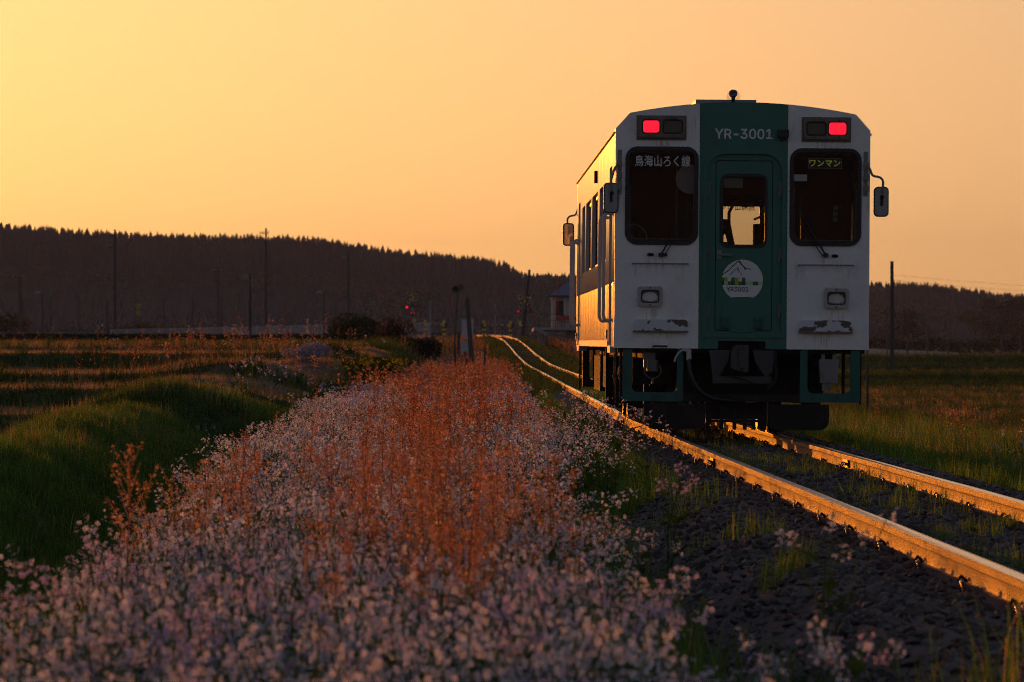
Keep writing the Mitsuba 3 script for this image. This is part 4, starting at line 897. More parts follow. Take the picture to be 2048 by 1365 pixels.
# crossing
def crossing_signal(x, y, z0, top, label, lit, pole=True):
    t = thing('crossing_signal', label, 'crossing signal')
    if pole: obj(t + '__post', cyl(x, y, z0 - .3, top, .07, .055), 'mat_white_fence', smooth=50)
    obj(t + '__post_bands', cat([cyl(x, y, z0 + .5 + .9 * i, z0 + .95 + .9 * i, .075 if pole else .16, .075 if pole else .16) for i in range(3 if pole else 1)]), 'mat_crossing_black')
    for sgn in (1, -1):
        obj(t + '__crossbuck', xf(box(-.62, .62, -.02, .02, -.075, .075), trimesh.transformations.translation_matrix((x, y - .1 - .03 * (sgn > 0), top - .30)) @ rotm(45 * sgn, (0, 1, 0))), 'mat_yellow')
        obj(t + '__crossbuck_stripes', cat([xf(box(q - .09, q + .09, -.024, .024, -.076, .076), trimesh.transformations.translation_matrix((x, y - .1 - .03 * (sgn > 0), top - .30)) @ rotm(45 * sgn, (0, 1, 0))) for q in (-.45, -.12, .25, .55)]), 'mat_crossing_black')
    zl = top - 1.15
    obj(t + '__lamp_bar', box(x - .7, x + .7, y - .05, y + .02, zl - .03, zl + .03), 'mat_crossing_black')
    for s in (-1, 1):
        h = obj(t + '__lamp', xf(trimesh.creation.cylinder(.19, .12, sections=20), trimesh.transformations.translation_matrix((x + s * .48, y - .12, zl)) @ rotm(90, (1, 0, 0))), 'mat_crossing_black', smooth=40)
        on = lit and s < 0
        obj(h + '__lens', xf(trimesh.creation.cylinder(.12, .02, sections=18), trimesh.transformations.translation_matrix((x + s * .48, y - .19, zl)) @ rotm(90, (1, 0, 0))), 'mat_red_lens', **({'emitter': {'type': 'area', 'radiance': {'type': 'rgb', 'value': [.22 if lit == 2 else .06, .003, .012 if lit == 2 else .004]}}} if on else {}))
        hood = xf(trimesh.creation.annulus(.15, .165, .22, sections=20), trimesh.transformations.translation_matrix((x + s * .48, y - .28, zl)) @ rotm(90, (1, 0, 0))).slice_plane((0, 0, zl - .03), (0, 0, 1))
        obj(h + '__hood', hood, 'mat_crossing_black')
    if pole:
        obj(t + '__direction_box', box(x - .32, x + .32, y - .12, y + .0, zl - .62, zl - .38), 'mat_crossing_black')
        for s in (-1, 1): obj(t + '__arrow', box(x + s * .13 - .07, x + s * .13 + .07, y - .13, y - .121, zl - .55, zl - .46), 'mat_red_lens', emitter={'type': 'area', 'radiance': {'type': 'rgb', 'value': [.10, .002, .006]}})
        obj(t + '__push_button_box', box(x + .08, x + .32, y - .1, y + .1, zl - 1.25, zl - 1.0), 'mat_yellow')
    else:
        obj(t + '__relay_box', box(x - .42, x - .25, y - .1, y + .1, z0 + .62, z0 + 1.05), 'mat_yellow_box')
mat('mat_yellow_box', (.75, .62, .05), .4)
crossing_signal(-8.58, 470, 1.75, 5.19, 'crossing signal with a lit red lamp and crossed yellow boards, left of the track', 2)
def barrier(x, y, z0, s, L, label):
    t = thing('crossing_barrier', label, 'barrier')
    obj(t + '__machine', cat([cyl(x, y, z0 - .1, z0 + .95, .17, .16, 14), cyl(x, y, z0 + .95, z0 + 1.2, .10, .09, 12)]), 'mat_yellow', smooth=40)
    obj(t + '__machine_stripes', cat([cyl(x, y, z0 + q, z0 + q + .16, .176, .174, 14) for q in (.12, .48)]), 'mat_crossing_black')
    obj(t + '__counterweight', cat([box(x - s * .2 - .1, x - s * .2 + .1, y - .28, y - .2, z0 + .62, z0 + .95)]), 'mat_crossing_black')
    obj(t + '__arm', tube([(x + s * .1, y - .25, z0 + .82), (x + s * L, y - .25, z0 + .86)], [.05, .03], 8), 'mat_arm')
    obj(t + '__arm_bands', cat([tube([(x + s * q, y - .25, z0 + .82 + .04 * q / L), (x + s * (q + .22), y - .25, z0 + .82 + .04 * (q + .22) / L)], .053, 8) for q in np.arange(.35, L - .2, .5)]), 'mat_crossing_black')
mat('mat_arm', (.62, .5, .12), .4)
barrier(-7.66, 480, 1.78, 1, 1.3, 'leftmost crossing barrier, its arm reaching right')
barrier(-5.8, 465, 1.70, -1, 1.3, 'second crossing barrier from the left, its arm reaching left')
barrier(-2.44, 475, 1.72, 1, 1.3, 'crossing barrier just left of where the rails end, third from the left')
barrier(-.13, 460, 1.62, -1, 1.15, 'crossing barrier beside the leaning pole, nearest the track')
for x, y, top, lb in ((-7.05, 470, 4.6, 'slim grey post between the two left barriers'), (-1.45, 470, 4.35, 'slim grey post with a red tag between the two right barriers')):
    t = thing('sensor_post', lb, 'post')
    obj(t + '__post', cyl(x, y, gz(x, y) - .2, top, .06, .045), 'mat_concrete', smooth=50)
    obj(t + '__head', box(x - .12, x - .04, y - .08, y + .08, top - 1.1, top - .45), 'mat_red_paint' if x > -3 else 'mat_grey_metal')
lp = utility_pole(.83, 455, 7.06, 'dark leaning utility pole at the crossing, hung with insulators', 0, .1)
for i, (q, z) in enumerate(((-.36, 6.45), (-.45, 4.65), (.35, 4.75))):
    obj(lp + '__insulator', xf(lathe([(0, .1), (.09, .08), (.12, 0), (.06, -.1), (0, -.1)], 12), trimesh.transformations.translation_matrix((.83 + .1 * (z - 2) + q, 454.9, z))), 'mat_white_fence')
    obj(lp + '__bracket', tube([(.83 + .1 * (z - 2), 455, z - .12), (.83 + .1 * (z - 2) + q, 454.9, z - .1)], .025, 6), 'mat_dark_pole')
crossing_signal(1.0, 454.5, 1.75, 4.75, 'crossing signal mounted against the dark leaning utility pole', 1, False)
t = thing('equipment_cabinet', 'pale grey cabinet with a sloping lit top beside the wooden post', 'cabinet')
obj(t + '__body', box(-4.15, -3.2, 449.6, 450.4, 1.3, 2.86), 'mat_grey_pale'); obj(t + '__lid', box(-4.2, -3.15, 449.5, 450.5, 2.86, 2.93), 'mat_grey_pale'); obj(t + '__door', box(-3.98, -3.36, 449.57, 449.6, 1.5, 2.75), 'mat_grey_pale')
mat('mat_grey_pale', (.45, .46, .45), .5)
t = thing('equipment_box', 'small white box on a post among the weeds', 'box')
obj(t + '__case', box(-2.72, -2.30, 289.8, 290.2, .50, .98), 'mat_white_fence'); obj(t + '__lid', box(-2.75, -2.27, 289.75, 290.25, .98, 1.03), 'mat_white_fence'); obj(t + '__post', cyl(-2.5, 290, -.8, .5, .05), 'mat_pole')
t = thing('signal_horn_post', 'slender dark post with a black horn head at its top', 'post')
obj(t + '__post', tube([(-3.19, 300, -1.0), (-3.14, 300, 1.2), (-3.0, 300, 3.9)], [.06, .05, .035], 8), 'mat_dark_pole')
obj(t + '__horn', xf(lathe([(0, .2), (.05, .18), (.09, 0), (.19, -.22), (.17, -.22), (0, -.05)], 18), trimesh.transformations.translation_matrix((-3.12, 299.95, 3.98)) @ rotm(-70, (1, 0, 0))), 'mat_crossing_black')
obj(t + '__star_horn', cat([xf(box(-.03, .03, -.04, .04, -.2, .2), trimesh.transformations.translation_matrix((-2.82, 300, 4.02)) @ rotm(q, (0, 1, 0))) for q in (30, 75, 120, 165)]), 'mat_crossing_black')
obj(t + '__base_cover', box(-3.02, -2.86, 299.9, 300.1, -.6, 1.55), 'mat_dark_pole')
obj(t + '__plate', box(-3.42, -3.34, 300.02, 300.06, 2.85, 3.35), 'mat_red_paint')
t = thing('wooden_post', 'leaning old wooden post with two dark boards at its foot', 'post')
obj(t + '__post', tube([(-1.42, 200, -.75), (-1.52, 200, .9), (-1.64, 200, 2.6)], [.105, .095, .08], 10), 'mat_wood', smooth=50)
obj(t + '__board', box(-1.72, -1.56, 199.9, 200.0, -.8, .40), 'mat_wood'); obj(t + '__board', box(-1.52, -1.38, 199.86, 199.96, -.8, .36), 'mat_wood')
for i, (x, y, z1, ln, lb) in enumerate(((-2.3, 120, .32, 0, 'grey stake in the flowers left of the wooden post'), (-2.54, 170, .30, .02, 'thin stake in the far flowers between two others'), (-1.97, 190, .75, .03, 'thin dark stake just left of the wooden post'), (-.89, 180, .82, .05, 'thin stake right of the wooden post'), (-.96, 52, .27, .03, 'pale stake rising from the sorrel in the middle'), (-1.44, 70, .05, 0., 'short thin stake in the pale flowers'), (9.78, 150, .39, 0., 'thin stake at the field edge right of the railcar'))):
    t = thing('stake', lb, 'stake'); z0 = gz(x, y) - .1
    w = .02 if y < 100 else .034
    obj(t + '__shaft', box(x - w, x + w, y - w, y + w, z0, z1 - .03) if ln == 0 else tube([(x - ln, y, z0), (x, y, z1 - .03)], w, 6), 'mat_pole')
    obj(t + '__cap', box(x - w * 1.25, x + w * 1.25, y - w * 1.25, y + w * 1.25, z1 - .03, z1), 'mat_wood')
t = thing('road_sign', 'small dim yellow sign on a post behind the white fence', 'sign')
x, y = -38.79, 566; obj(t + '__post', cyl(x, y, gz(x, y) - .2, 5.0, .05), 'mat_dark_pole'); obj(t + '__face', xf(trimesh.creation.cylinder(.32, .03, sections=20), trimesh.transformations.translation_matrix((x, y - .08, 4.75)) @ rotm(90, (1, 0, 0))), 'mat_sign_mustard'); obj(t + '__face', xf(box(-.28, .28, -.015, .015, -.28, .28), trimesh.transformations.translation_matrix((x, y - .08, 4.1))), 'mat_sign_mustard')
t = thing('road_marker', 'short black and white banded marker pole left of the tall utility pole', 'marker')
x, y = -45.1, 600; 
for i in range(5): obj(t + '__band', cyl(x, y, 1.6 + .38 * i, 1.979 + .38 * i, .09), 'mat_white_fence' if i % 2 else 'mat_crossing_black')

# stop with a small shelter, right of the track
t = thing('platform', 'low concrete station platform right of the track', 'platform')
obj(t + '__deck', box(1.62, 4.9, 386, 432, 1.86, 2.05), 'mat_concrete'); obj(t + '__edge', box(1.55, 1.619, 386, 432, 1.80, 2.056), 'mat_concrete')
for y in np.arange(388, 432, 4.5):
    for x in (2.0, 4.3): obj(t + '__leg', box(x, x + .3, y, y + .3, -.4, 1.859), 'mat_concrete')
obj(t + '__ramp', plate(Polygon([(1.62, 2.04), (1.62, 1.82), (2.5, 1.45), (2.5, 1.68)]), 384.9, 385.9), 'mat_concrete')
for x0, x1 in ((2.0, 3.0),):
    obj(t + '__railing', cat([tube([(x, 386.2, 2.05), (x, 386.2, 3.0)], .025, 6) for x in (1.9, 2.5, 3.1, 3.7)] + [tube([(1.9, 386.2, z), (3.7, 386.2, z)], .022, 6) for z in (3.0, 2.55)]), 'mat_dark_pole')
t = thing('station_shelter', 'small cream station shelter with a dark blue roof, half hidden by the railcar', 'shelter')
wall = sbox(2.98, 2.051, 7.2, 4.42).difference(unary_union([sbox(3.25, 2.95, 3.78, 4.0), sbox(4.9, 2.06, 5.8, 4.0)]))
obj(t + '__wall', plate(wall, 400, 400.12), 'mat_wall_cream'); obj(t + '__wall', box(2.98, 3.1, 400.13, 404.8, 2.051, 4.42), 'mat_wall_cream'); obj(t + '__wall', box(7.1, 7.2, 400.13, 404.8, 2.051, 4.42), 'mat_wall_cream')
obj(t + '__red_band', plate(sbox(3.2, 2.62, 7.2, 2.86), 399.97, 399.999), 'mat_red_paint')
obj(t + '__corner_post', cyl(2.93, 399.6, 2.051, 4.36, .07), 'mat_post_gloss', smooth=50); obj(t + '__corner_post', cyl(3.86, 399.7, 2.6, 4.3, .06), 'mat_post_gloss', smooth=50)
mat('mat_post_gloss', (.55, .52, .46), .3)
w = obj(t + '__window', plate(sbox(3.25, 2.95, 3.78, 4.0), 400.06, 400.08), 'mat_window_dark'); obj(w + '__frame', plate(sbox(3.22, 2.92, 3.81, 4.03).difference(sbox(3.27, 2.97, 3.76, 3.98)), 399.98, 400.05), 'mat_dark_pole')
v = np.array([(2.66, 399.4, 4.42), (7.6, 399.4, 4.42), (7.6, 405.6, 4.42), (2.66, 405.6, 4.42), (4.2, 402.5, 5.45), (6.4, 402.5, 5.45)])
rf = obj(t + '__roof', trimesh.Trimesh(v, [[0, 1, 5], [0, 5, 4], [1, 2, 5], [2, 3, 4], [2, 4, 5], [3, 0, 4], [0, 2, 1], [0, 3, 2]], process=False), 'mat_roof_blue')
obj(rf + '__fascia', box(2.64, 7.62, 399.36, 399.40, 4.32, 4.45), 'mat_dark_pole')
obj(t + '__bench', cat([box(3.5, 4.4, 398.9, 399.3, 2.45, 2.52), box(3.5, 4.4, 399.28, 399.34, 2.6, 2.95), box(3.6, 3.66, 398.95, 399.3, 2.05, 2.45), box(4.24, 4.3, 398.95, 399.3, 2.05, 2.45)]), 'mat_red_paint')
t = thing('platform_lamp', 'thin lamp post with a short arm beside the shelter roof', 'lamp')
obj(t + '__post', cyl(3.36, 399.2, 2.05, 5.75, .035), 'mat_red_paint'); obj(t + '__head', tube([(3.36, 399.2, 5.72), (3.0, 399.2, 5.8), (2.95, 399.2, 5.76)], [.03, .03, .05], 8), 'mat_grey_metal')

# ---------------------------------------------------------------- bushes, hedges, trees
def leaf_cloud(rng, centers, radii, n, size, col, jit=.45):
    k = rng.integers(0, len(centers), n) if len(centers) > 1 else np.zeros(n, int)
    d = rng.normal(size=(n, 3)); d /= np.linalg.norm(d, axis=1, keepdims=True)
    r = rng.uniform(.55, 1.04, n) ** .6
    p = np.asarray(centers)[k] + d * np.asarray(radii)[k] * r[:, None]
    a = rng.normal(size=(n, 3)); a /= np.linalg.norm(a, axis=1, keepdims=True); b = np.cross(a, rng.normal(size=(n, 3))); b /= np.linalg.norm(b, axis=1, keepdims=True)
    s = (size * rng.uniform(.6, 1.4, n))[:, None]
    v = np.stack([p - a * s, p - b * s * .6, p + a * s, p + b * s * .6], 1).reshape(-1, 3)
    i = np.arange(n)[:, None] * 4
    f = np.vstack([i + [0, 1, 2], i + [0, 2, 3]])
    c = np.repeat(np.asarray(col) * rng.uniform(.55, 1.35, (n, 1)), 4, 0)
    return (v, f), c
def bush(name, label, cat_, x, y, w, h, n, size, col, dep=None, lobes=7, seed=1):
    rng = np.random.default_rng(seed); z = gz(x, y)
    cs = [(x + rng.uniform(-.55, .55) * w, y + rng.uniform(-.4, .4) * (dep or w), z + h * rng.uniform(.35, .68)) for _ in range(lobes)]
    rs = [np.array([w * rng.uniform(.32, .5), (dep or w) * rng.uniform(.35, .5), h * rng.uniform(.28, .38)]) for _ in range(lobes)]
    m, c = leaf_cloud(rng, cs, rs, n, size, col)
    t = thing(name, label, cat_)
    obj(t + '__crown', m, 'mat_foliage', color=c)
    obj(t + '__trunk', cat([tube([(x + q * .1 * w, y, z - .2), (x + q * .25 * w, y, z + h * .6)], [.05 * h, .02 * h], 6) for q in (-1, .3, 1)]), 'mat_wood')
    return t
G1, G2 = (.045, .055, .018), (.035, .045, .018)
bush('bush', 'large round dark bush overlapping the white fence', 'bush', -11.9, 400, 2.7, 2.6, 5000, .10, G1, 2.2, 9, 5)
bush('bush', 'dark low bush beside the horn post on the railway bank', 'bush', -4.6, 268, 1.5, 1.5, 2600, .07, G2, 1.5, 7, 6)
bush('bush', 'broad bush at the left edge below the ridge', 'bush', -74, 800, 5.5, 5.2, 2600, .26, (.06, .06, .02), 4, 9, 7)
bush('bush', 'reddish brown bush on the road bank right of the dark hollow', 'bush', -7.0, 330, 1.7, 1.9, 2400, .08, (.10, .06, .03), 1.6, 8, 8)
t = bush('flowering_bush', 'dark green patch of yellow flowered plants beside the bank', 'bush', -3.95, 152, .95, .85, 3600, .055, (.035, .055, .012), 6, 12, 9)
rng = np.random.default_rng(4); n = 260
xs, ys = -3.95 + rng.uniform(-1., .95, n), 152 + rng.uniform(-6, 6, n)
m, c = leaf_cloud(rng, np.c_[xs, ys, gz(-3.95, 152) + rng.uniform(.5, .80, n)], np.full((n, 3), .05), n * 4, .03, (.55, .38, .02)); obj(t + '__blossom', m, 'mat_flower', color=c)
bush('pale_bush', 'silvery lilac mound of blossom left of the yellow flowered patch', 'bush', -5.7, 150, .8, .48, 3000, .035, (.30, .28, .33), 5, 10, 10)

def hedge(name, label, a, b, h, depth, n, size, col, seed):
    rng = np.random.default_rng(seed); a, b = np.array(a, float), np.array(b, float)
    u = rng.uniform(size=n); p = a + (b - a) * u[:, None]
    top = h * (.72 + .5 * vnoise(u * np.hypot(*(b - a)), u * 0, .45, seed))
    off = rng.uniform(-1, 1, n); z = ground_z(p[:, 0], p[:, 1]) + top * np.sqrt(np.clip(1 - off ** 2, 0, 1)) * rng.uniform(.1, 1, n) ** .45
    P = np.c_[p[:, 0], p[:, 1] + off * depth, z]
    m, c = leaf_cloud(rng, P, np.full((n, 3), size * .3), n, size, col)
    t = thing(name, label, 'hedge'); obj(t + '__foliage', m, 'mat_foliage', color=c)
    xs = np.linspace(0, 1, 24); obj(t + '__stems', cat([cyl(*(a + (b - a) * q), gz(*(a + (b - a) * q)) - .2, gz(*(a + (b - a) * q)) + h * .6, .04, .02, 5) for q in xs]), 'mat_wood')
hedge('hedge', 'long dark hedge below the white fence', (-37, 345), (-8.2, 335), .84, 2.0, 36000, .075, G2, 11)
hedge('hedge', 'green bank of shrubs beyond the fence on the left', (-104, 1030), (-34, 985), 3.2, 6, 9000, .32, (.06, .065, .02), 12)
hedge('hedge', 'dark hedge behind the frames at the right', (40, 860), (92, 860), 2.9, 4, 8000, .26, G2, 13)
hedge('hedge', 'overgrown dark bank along the field right of the railcar', (16, 440), (46, 440), 1.0, 4, 9000, .12, G2, 14)
def tree(x, y, h, w, label, seed, col):
    rng = np.random.default_rng(seed); z = gz(x, y)
    t = thing('tree', label, 'tree')
    cs = [np.array((x + rng.normal(0, .27) * w, y + rng.normal(0, .27) * w, z + h * rng.uniform(.35, .85))) for _ in range(11)]
    m, c = leaf_cloud(rng, cs, [np.array([.26, .26, .16 * h / w]) * w * rng.uniform(.6, 1.15) for _ in cs], 2600, h * .024, col)
    obj(t + '__crown', m, 'mat_foliage', color=c)
    obj(t + '__trunk', cat([tube([(x, y, z - .3), (x + .02 * w, y, z + h * .5)], [.03 * h, .014 * h], 8)] + [tube([(x, y, z + h * .3), (x + (q - (x, y, z)) [0] * .8, y + (q - (x, y, z))[1] * .8, q[2])], [.013 * h, .004 * h], 5) for q in cs[:7]]), 'mat_wood')
for i, (x, y, h, w, lb) in enumerate(((101, 1150, 9.5, 13, 'rounded tree right of the lone pole, below the right ridge'), (79, 1100, 10, 9, 'broad dark tree just behind the lone pole'), (113, 1250, 13, 14, 'bushy tree left of the right edge below the ridge'), (96, 1020, 7, 9, 'small olive tree in front of the taller ones at the right'), (128, 1290, 14, 15, 'tall tree at the right edge below the ridge'), (-66, 1120, 6, 10, 'low tree behind the slim posts on the left'))):
    tree(x, y, h, w, lb, 40 + i, (.05, .055, .022))

# ---------------------------------------------------------------- wild radish, sorrel, grass
rg = np.random.default_rng(21)
PET = [np.array(c) for c in ((.82, .78, .82), (.86, .86, .86), (.80, .66, .74), (.68, .56, .74), (.86, .82, .84), (.86, .87, .84))]
GREEN = np.array([.065, .13, .026])
def blossom(m, p, r, c, rng, full):
    ax = rng.normal(size=3) * .5 + [0, -.15, .75]; ax /= np.linalg.norm(ax); u = np.cross(ax, [.3, .8, .1]); u /= np.linalg.norm(u); w = np.cross(ax, u)
    ph = rng.uniform(0, 1.57)
    if full:
        for q in range(4):
            a = ph + q * 1.571; d = u * math.cos(a) + w * math.sin(a); s = -u * math.sin(a) + w * math.cos(a)
            m.add([p, p + d * r * 1.05 + s * r * .55 + ax * r * .25, p + d * r * 1.05 - s * r * .55 + ax * r * .2], [[0, 1, 2]], c * rng.uniform(.85, 1.12))
    else:
        a = ph; d = u * math.cos(a) + w * math.sin(a); s = -u * math.sin(a) + w * math.cos(a)
        m.add([p - d * r, p - s * r, p + d * r, p + s * r], [[0, 1, 2], [0, 2, 3]], c)
def radish(rng, q):
    """q 2: near, 1: middle, 0: far"""
    st, lf, bl = Mesh(), Mesh(), Mesh()
    h = rng.uniform(.46, .60); nb = (6, 5, 4)[2 - q]
    stalk(st, [(0, 0, -.05), (rng.normal(0, .02), rng.normal(0, .02), h * .55), (rng.normal(0, .05), rng.normal(0, .05), h * .92)], .005, .0025, GREEN)
    c = PET[rng.integers(len(PET))]
    for b in range(nb):
        a = rng.uniform(0, 6.283); z0 = h * rng.uniform(.15, .6); L = rng.uniform(.10, .26); z1 = h * rng.uniform(.78, 1.06)
        e = np.array([math.cos(a) * L, math.sin(a) * L, z1])
        stalk(st, [(0, 0, z0), tuple(e * [.6, .6, 0] + [0, 0, z0 * .45 + z1 * .55]), tuple(e)], .0032, .0018, GREEN * rng.uniform(.8, 1.3))
        for k in range((rng.integers(12, 19), rng.integers(9, 14), 6)[2 - q]):
            p = e + np.array([rng.normal(0, .016), rng.normal(0, .016), rng.uniform(-.045, .02)])
            blossom(bl, p, rng.uniform(.0066, .0090) * (1, 1.15, 2.0)[2 - q], c * rng.uniform(.85, 1.12), rng, q == 2)
        if q == 2:
            for k in range(3):
                p = e + [rng.normal(0, .006), rng.normal(0, .006), .018 + .007 * k]; stalk(st, [p - [0, 0, .02], p], .0034, .0016, GREEN * 1.2)
    for k in range((12, 7, 3)[2 - q]):
        a = rng.uniform(0, 6.283); leaf(lf, (0, 0, h * rng.uniform(.05, .72)), (math.cos(a), math.sin(a), rng.uniform(.2, .9)), (0, 0, 1), rng.uniform(.10, .22), rng.uniform(.03, .055), GREEN * rng.uniform(.6, 1.2))
    return st.done(), lf.done(), bl.done()
def merged(parts):
    v, f, c, n = [], [], [], 0
    for a, b, d in parts: v.append(a); f.append(b + n); c.append(d); n += len(a)
    return np.vstack(v), np.vstack(f), np.vstack(c)
RAD = {q: [radish(rg, q) for _ in range((8, 10, 12)[2 - q])] for q in (2, 1, 0)}
RADM = {q: [merged(p) for p in RAD[q]] for q in RAD}
RED = [np.array(c) for c in ((.50, .22, .12), (.54, .29, .15), (.44, .17, .10), (.52, .33, .17))]
def sorrel(rng, q):
    st, fl, lf = Mesh(), Mesh(), Mesh()
    h = rng.uniform(.60, .90); c = RED[rng.integers(len(RED))]
    top = np.array([rng.normal(0, .05), rng.normal(0, .05), h])
    stalk(st, [(0, 0, -.05), tuple(top * .5 + [0, 0, 0]), tuple(top)], .0045, .0015, np.array([.16, .07, .03]))
    nbr = (9, 6, 4)[2 - q]
    for b in range(nbr + 1):
        t = .52 + .46 * b / nbr; p0 = top * t; a = rng.uniform(0, 6.283); L = .15 * (1.2 - t) * 2.2 * rng.uniform(.5, 1.3) if b < nbr else 0
        e = p0 + [math.cos(a) * L * .62, math.sin(a) * L * .62, L * .75 + .03]
        if q == 2: stalk(st, [tuple(p0), tuple(e)], .0016, .0008, c * .8)
        for k in range((16, 9, 4)[2 - q]):
            p = p0 + (e - p0) * rng.uniform(.05, 1.1) + rng.normal(0, .007, 3)
            blossom(fl, p, rng.uniform(.0050, .0085) * (1, 1.5, 2.6)[2 - q], c * rng.uniform(.65, 1.3), rng, False)
    for k in range((5, 3, 2)[2 - q]):
        a = rng.uniform(0, 6.283); leaf(lf, (0, 0, h * rng.uniform(.0, .3)), (math.cos(a), math.sin(a), rng.uniform(.6, 1.6)), (0, 0, 1), rng.uniform(.08, .18), .03, GREEN * rng.uniform(.6, 1.1))
    return st.done(), lf.done(), fl.done()
SOR = {q: [sorrel(rg, q) for _ in range(8)] for q in (2, 1, 0)}
SORM = {q: [merged(p) for p in SOR[q]] for q in SOR}

def in_view(x, y, k=.103, pad=.6): return np.abs(x) < k * y + pad
def sprinkle(rng, n, s0, s1, y0, y1, pw=1.0):
    y = y0 + (y1 - y0) * rng.uniform(size=n) ** pw; s = rng.uniform(s0, s1, n); return s, y, track_x(y) + s
def ssum(s, y):
    """share of sorrel among the plants of the bank"""
    mid = np.exp(-((s + 2.95 - .15 * np.sin(y * .13)) / (.42 + .2 * sst(38, 55, y))) ** 2) * (.62 * sst(15, 21, y) + .35 * sst(34, 48, y)) * (1 - .6 * sst(85, 110, y)) * (.15 + 1.5 * sst(.36, .64, vnoise(s, y, 1.0, 78)))
    band = .55 * sst(85, 105, y) * sst(.38, .62, vnoise(s * 2, y, .25, 71))
    spots = .55 * sst(.72, .80, vnoise(s, y * .6, .9, 72)) + .03 * sst(.5, .7, vnoise(s, y, .35, 73)) + .22 * np.exp(-((s + 4.1) / .35) ** 2) * np.exp(-((y - 33) / 7) ** 2)
    return np.clip(.56 * mid + .6 * band + spots, 0, .85)
rads, sors = [], []
for (y0, y1, dens, q) in ((13.2, 26, 30, 2), (26, 78, 33, 1), (78, 240, 20, 0)):
    n = int((y1 - y0) * 4.1 * dens)
    s, y, x = sprinkle(rg, n, -5.7, -1.55, y0, y1)
    rimr = -2.3 + .5 * (vnoise(s * 0, y, .5, 74) - .5) + .42 * sst(38, 55, y)
    ok = (x > bank_edge(y) - .1) & (s < rimr) & in_view(x, y) & (vnoise(s, y, 1.7, 75) > .38) & (vnoise(s, y * .7, .75, 79) > .34)
    s, y, x = s[ok], y[ok], x[ok]; so = rg.uniform(size=len(s)) < ssum(s, y)
    for sel, L in ((~so, rads), (so, sors)):
        L.append(np.c_[x[sel], y[sel], ground_z(x[sel], y[sel]), np.full(sel.sum(), q) if L is rads else np.where(y[sel] < 44, 2, q)])
# stragglers: beside the gravel, on the far verge, on the ditch slope
def extra(L, n, s0, s1, y0, y1, q, thr=.0):
    s, y, x = sprinkle(rg, n, s0, s1, y0, y1); ok = in_view(x, y) & (vnoise(s, y, .8, 76) > thr)
    L.append(np.c_[x[ok], y[ok], ground_z(x[ok], y[ok]), np.full(ok.sum(), q)])
extra(rads, 9, -2.2, -1.5, 14.5, 34, 2); extra(rads, 130, -2.1, -1.35, 42, 66, 1, .4)
extra(rads, 46, 3.2, 6.2, 52, 76, 1, .45); extra(sors, 110, 4.4, 9.5, 60, 100, 1, .4); extra(sors, 12, 3.8, 6, 56, 70, 1)
extra(rads, 26, -7.2, -5.6, 60, 95, 1, .5); extra(rads, 60, -8, -5.6, 112, 126, 0, .5); extra(sors, 260, -12, -5.3, 120, 170, 0, .45)
extra(sors, 500, 2.5, 6, 260, 420, 0, .4); extra(sors, 900, -6.5, -2.2, 240, 440, 0, .35); extra(rads, 500, -5.5, -2.5, 240, 330, 0, .5); extra(rads, 160, -34, -7, 225, 280, 0, .6); extra(sors, 120, -34, -12, 225, 270, 0, .55)
def plant(allp, protos, protosm, name, stuff, lab, cat_, group, matl, stuff_label, nmax, parts):
    A = np.vstack(allp); q = A[:, 3].astype(int)
    sc = rg.uniform(.78, 1.22, len(A)) * (.86 + .28 * vnoise(A[:, 0], A[:, 1], .9, 77)); rot = rg.uniform(0, 6.28, len(A)); tint = rg.uniform(.66, 1.22, (len(A), 1)) * (1 + rg.normal(0, .03, (len(A), 3)))
    vis = np.abs(A[:, 0]) < .0935 * A[:, 1]; py = (0.968 - A[:, 2] - .62) / A[:, 1]
    vis &= py < .0645
    size = np.where(vis & (q == 2), sc / A[:, 1], -1)
    near = np.argsort(-size)[:nmax]; near = near[size[near] > 0]
    one = np.zeros(len(A), bool); one[near] = True
    for vi, ps in enumerate(protos[2]):
        scene[f'{name}_kind_{vi}'] = {'type': 'shapegroup', **{pn: mikit.ply((v, f), matl, color=c) for pn, (v, f, c) in zip(parts, ps)}}
    for j in near:
        k = thing(name, lab, cat_, group)
        scene[k] = {'type': 'instance', 'to_world': T().translate(A[j, :3].tolist()).rotate([0, 0, 1], math.degrees(rot[j])).scale(float(sc[j])), 'group': {'type': 'ref', 'id': f'{name}_kind_{rg.integers(len(protos[2]))}'}}
    Vs, Fs, Cs, n = [], [], [], 0
    for qq in (2, 1, 0):
        w = np.nonzero((q == qq) & ~one)[0]
        if not len(w): continue
        lean = rg.normal(0, .10, (len(w), 2))
        (v, f), c = scatter(protosm[qq], A[w, :3], rot[w], sc[w], rg.integers(0, len(protosm[qq]), len(w)), tint[w], lean)
        Vs.append(v); Fs.append(f + n); Cs.append(c); n += len(v)
    obj(stuff, (np.vstack(Vs), np.vstack(Fs)), matl, color=np.vstack(Cs)); tag(stuff, stuff_label, cat_, kind='stuff')
    print(name, len(A), 'tris', sum(map(len, Fs)), 'single', len(near))
plant(rads, RAD, RADM, 'wild_radish', 'wild_radish_meadow', 'pale pink and white wild radish plant at the near end of the flower bank', 'flower', 'wild radish plants at the near end of the bank', 'mat_flower', 'mass of pale pink wild radish flowers covering the bank left of the track', 300, ('stem', 'leaf', 'blossom'))
plant(sors, SOR, SORM, 'sorrel', 'sorrel_patch', 'rust red sorrel plume rising among the pale flowers of the near bank', 'weed', 'red sorrel plumes on the near bank', 'mat_sorrel', 'rust red sorrel growing thickly along the middle of the bank', 150, ('stem', 'leaf', 'blossom'))

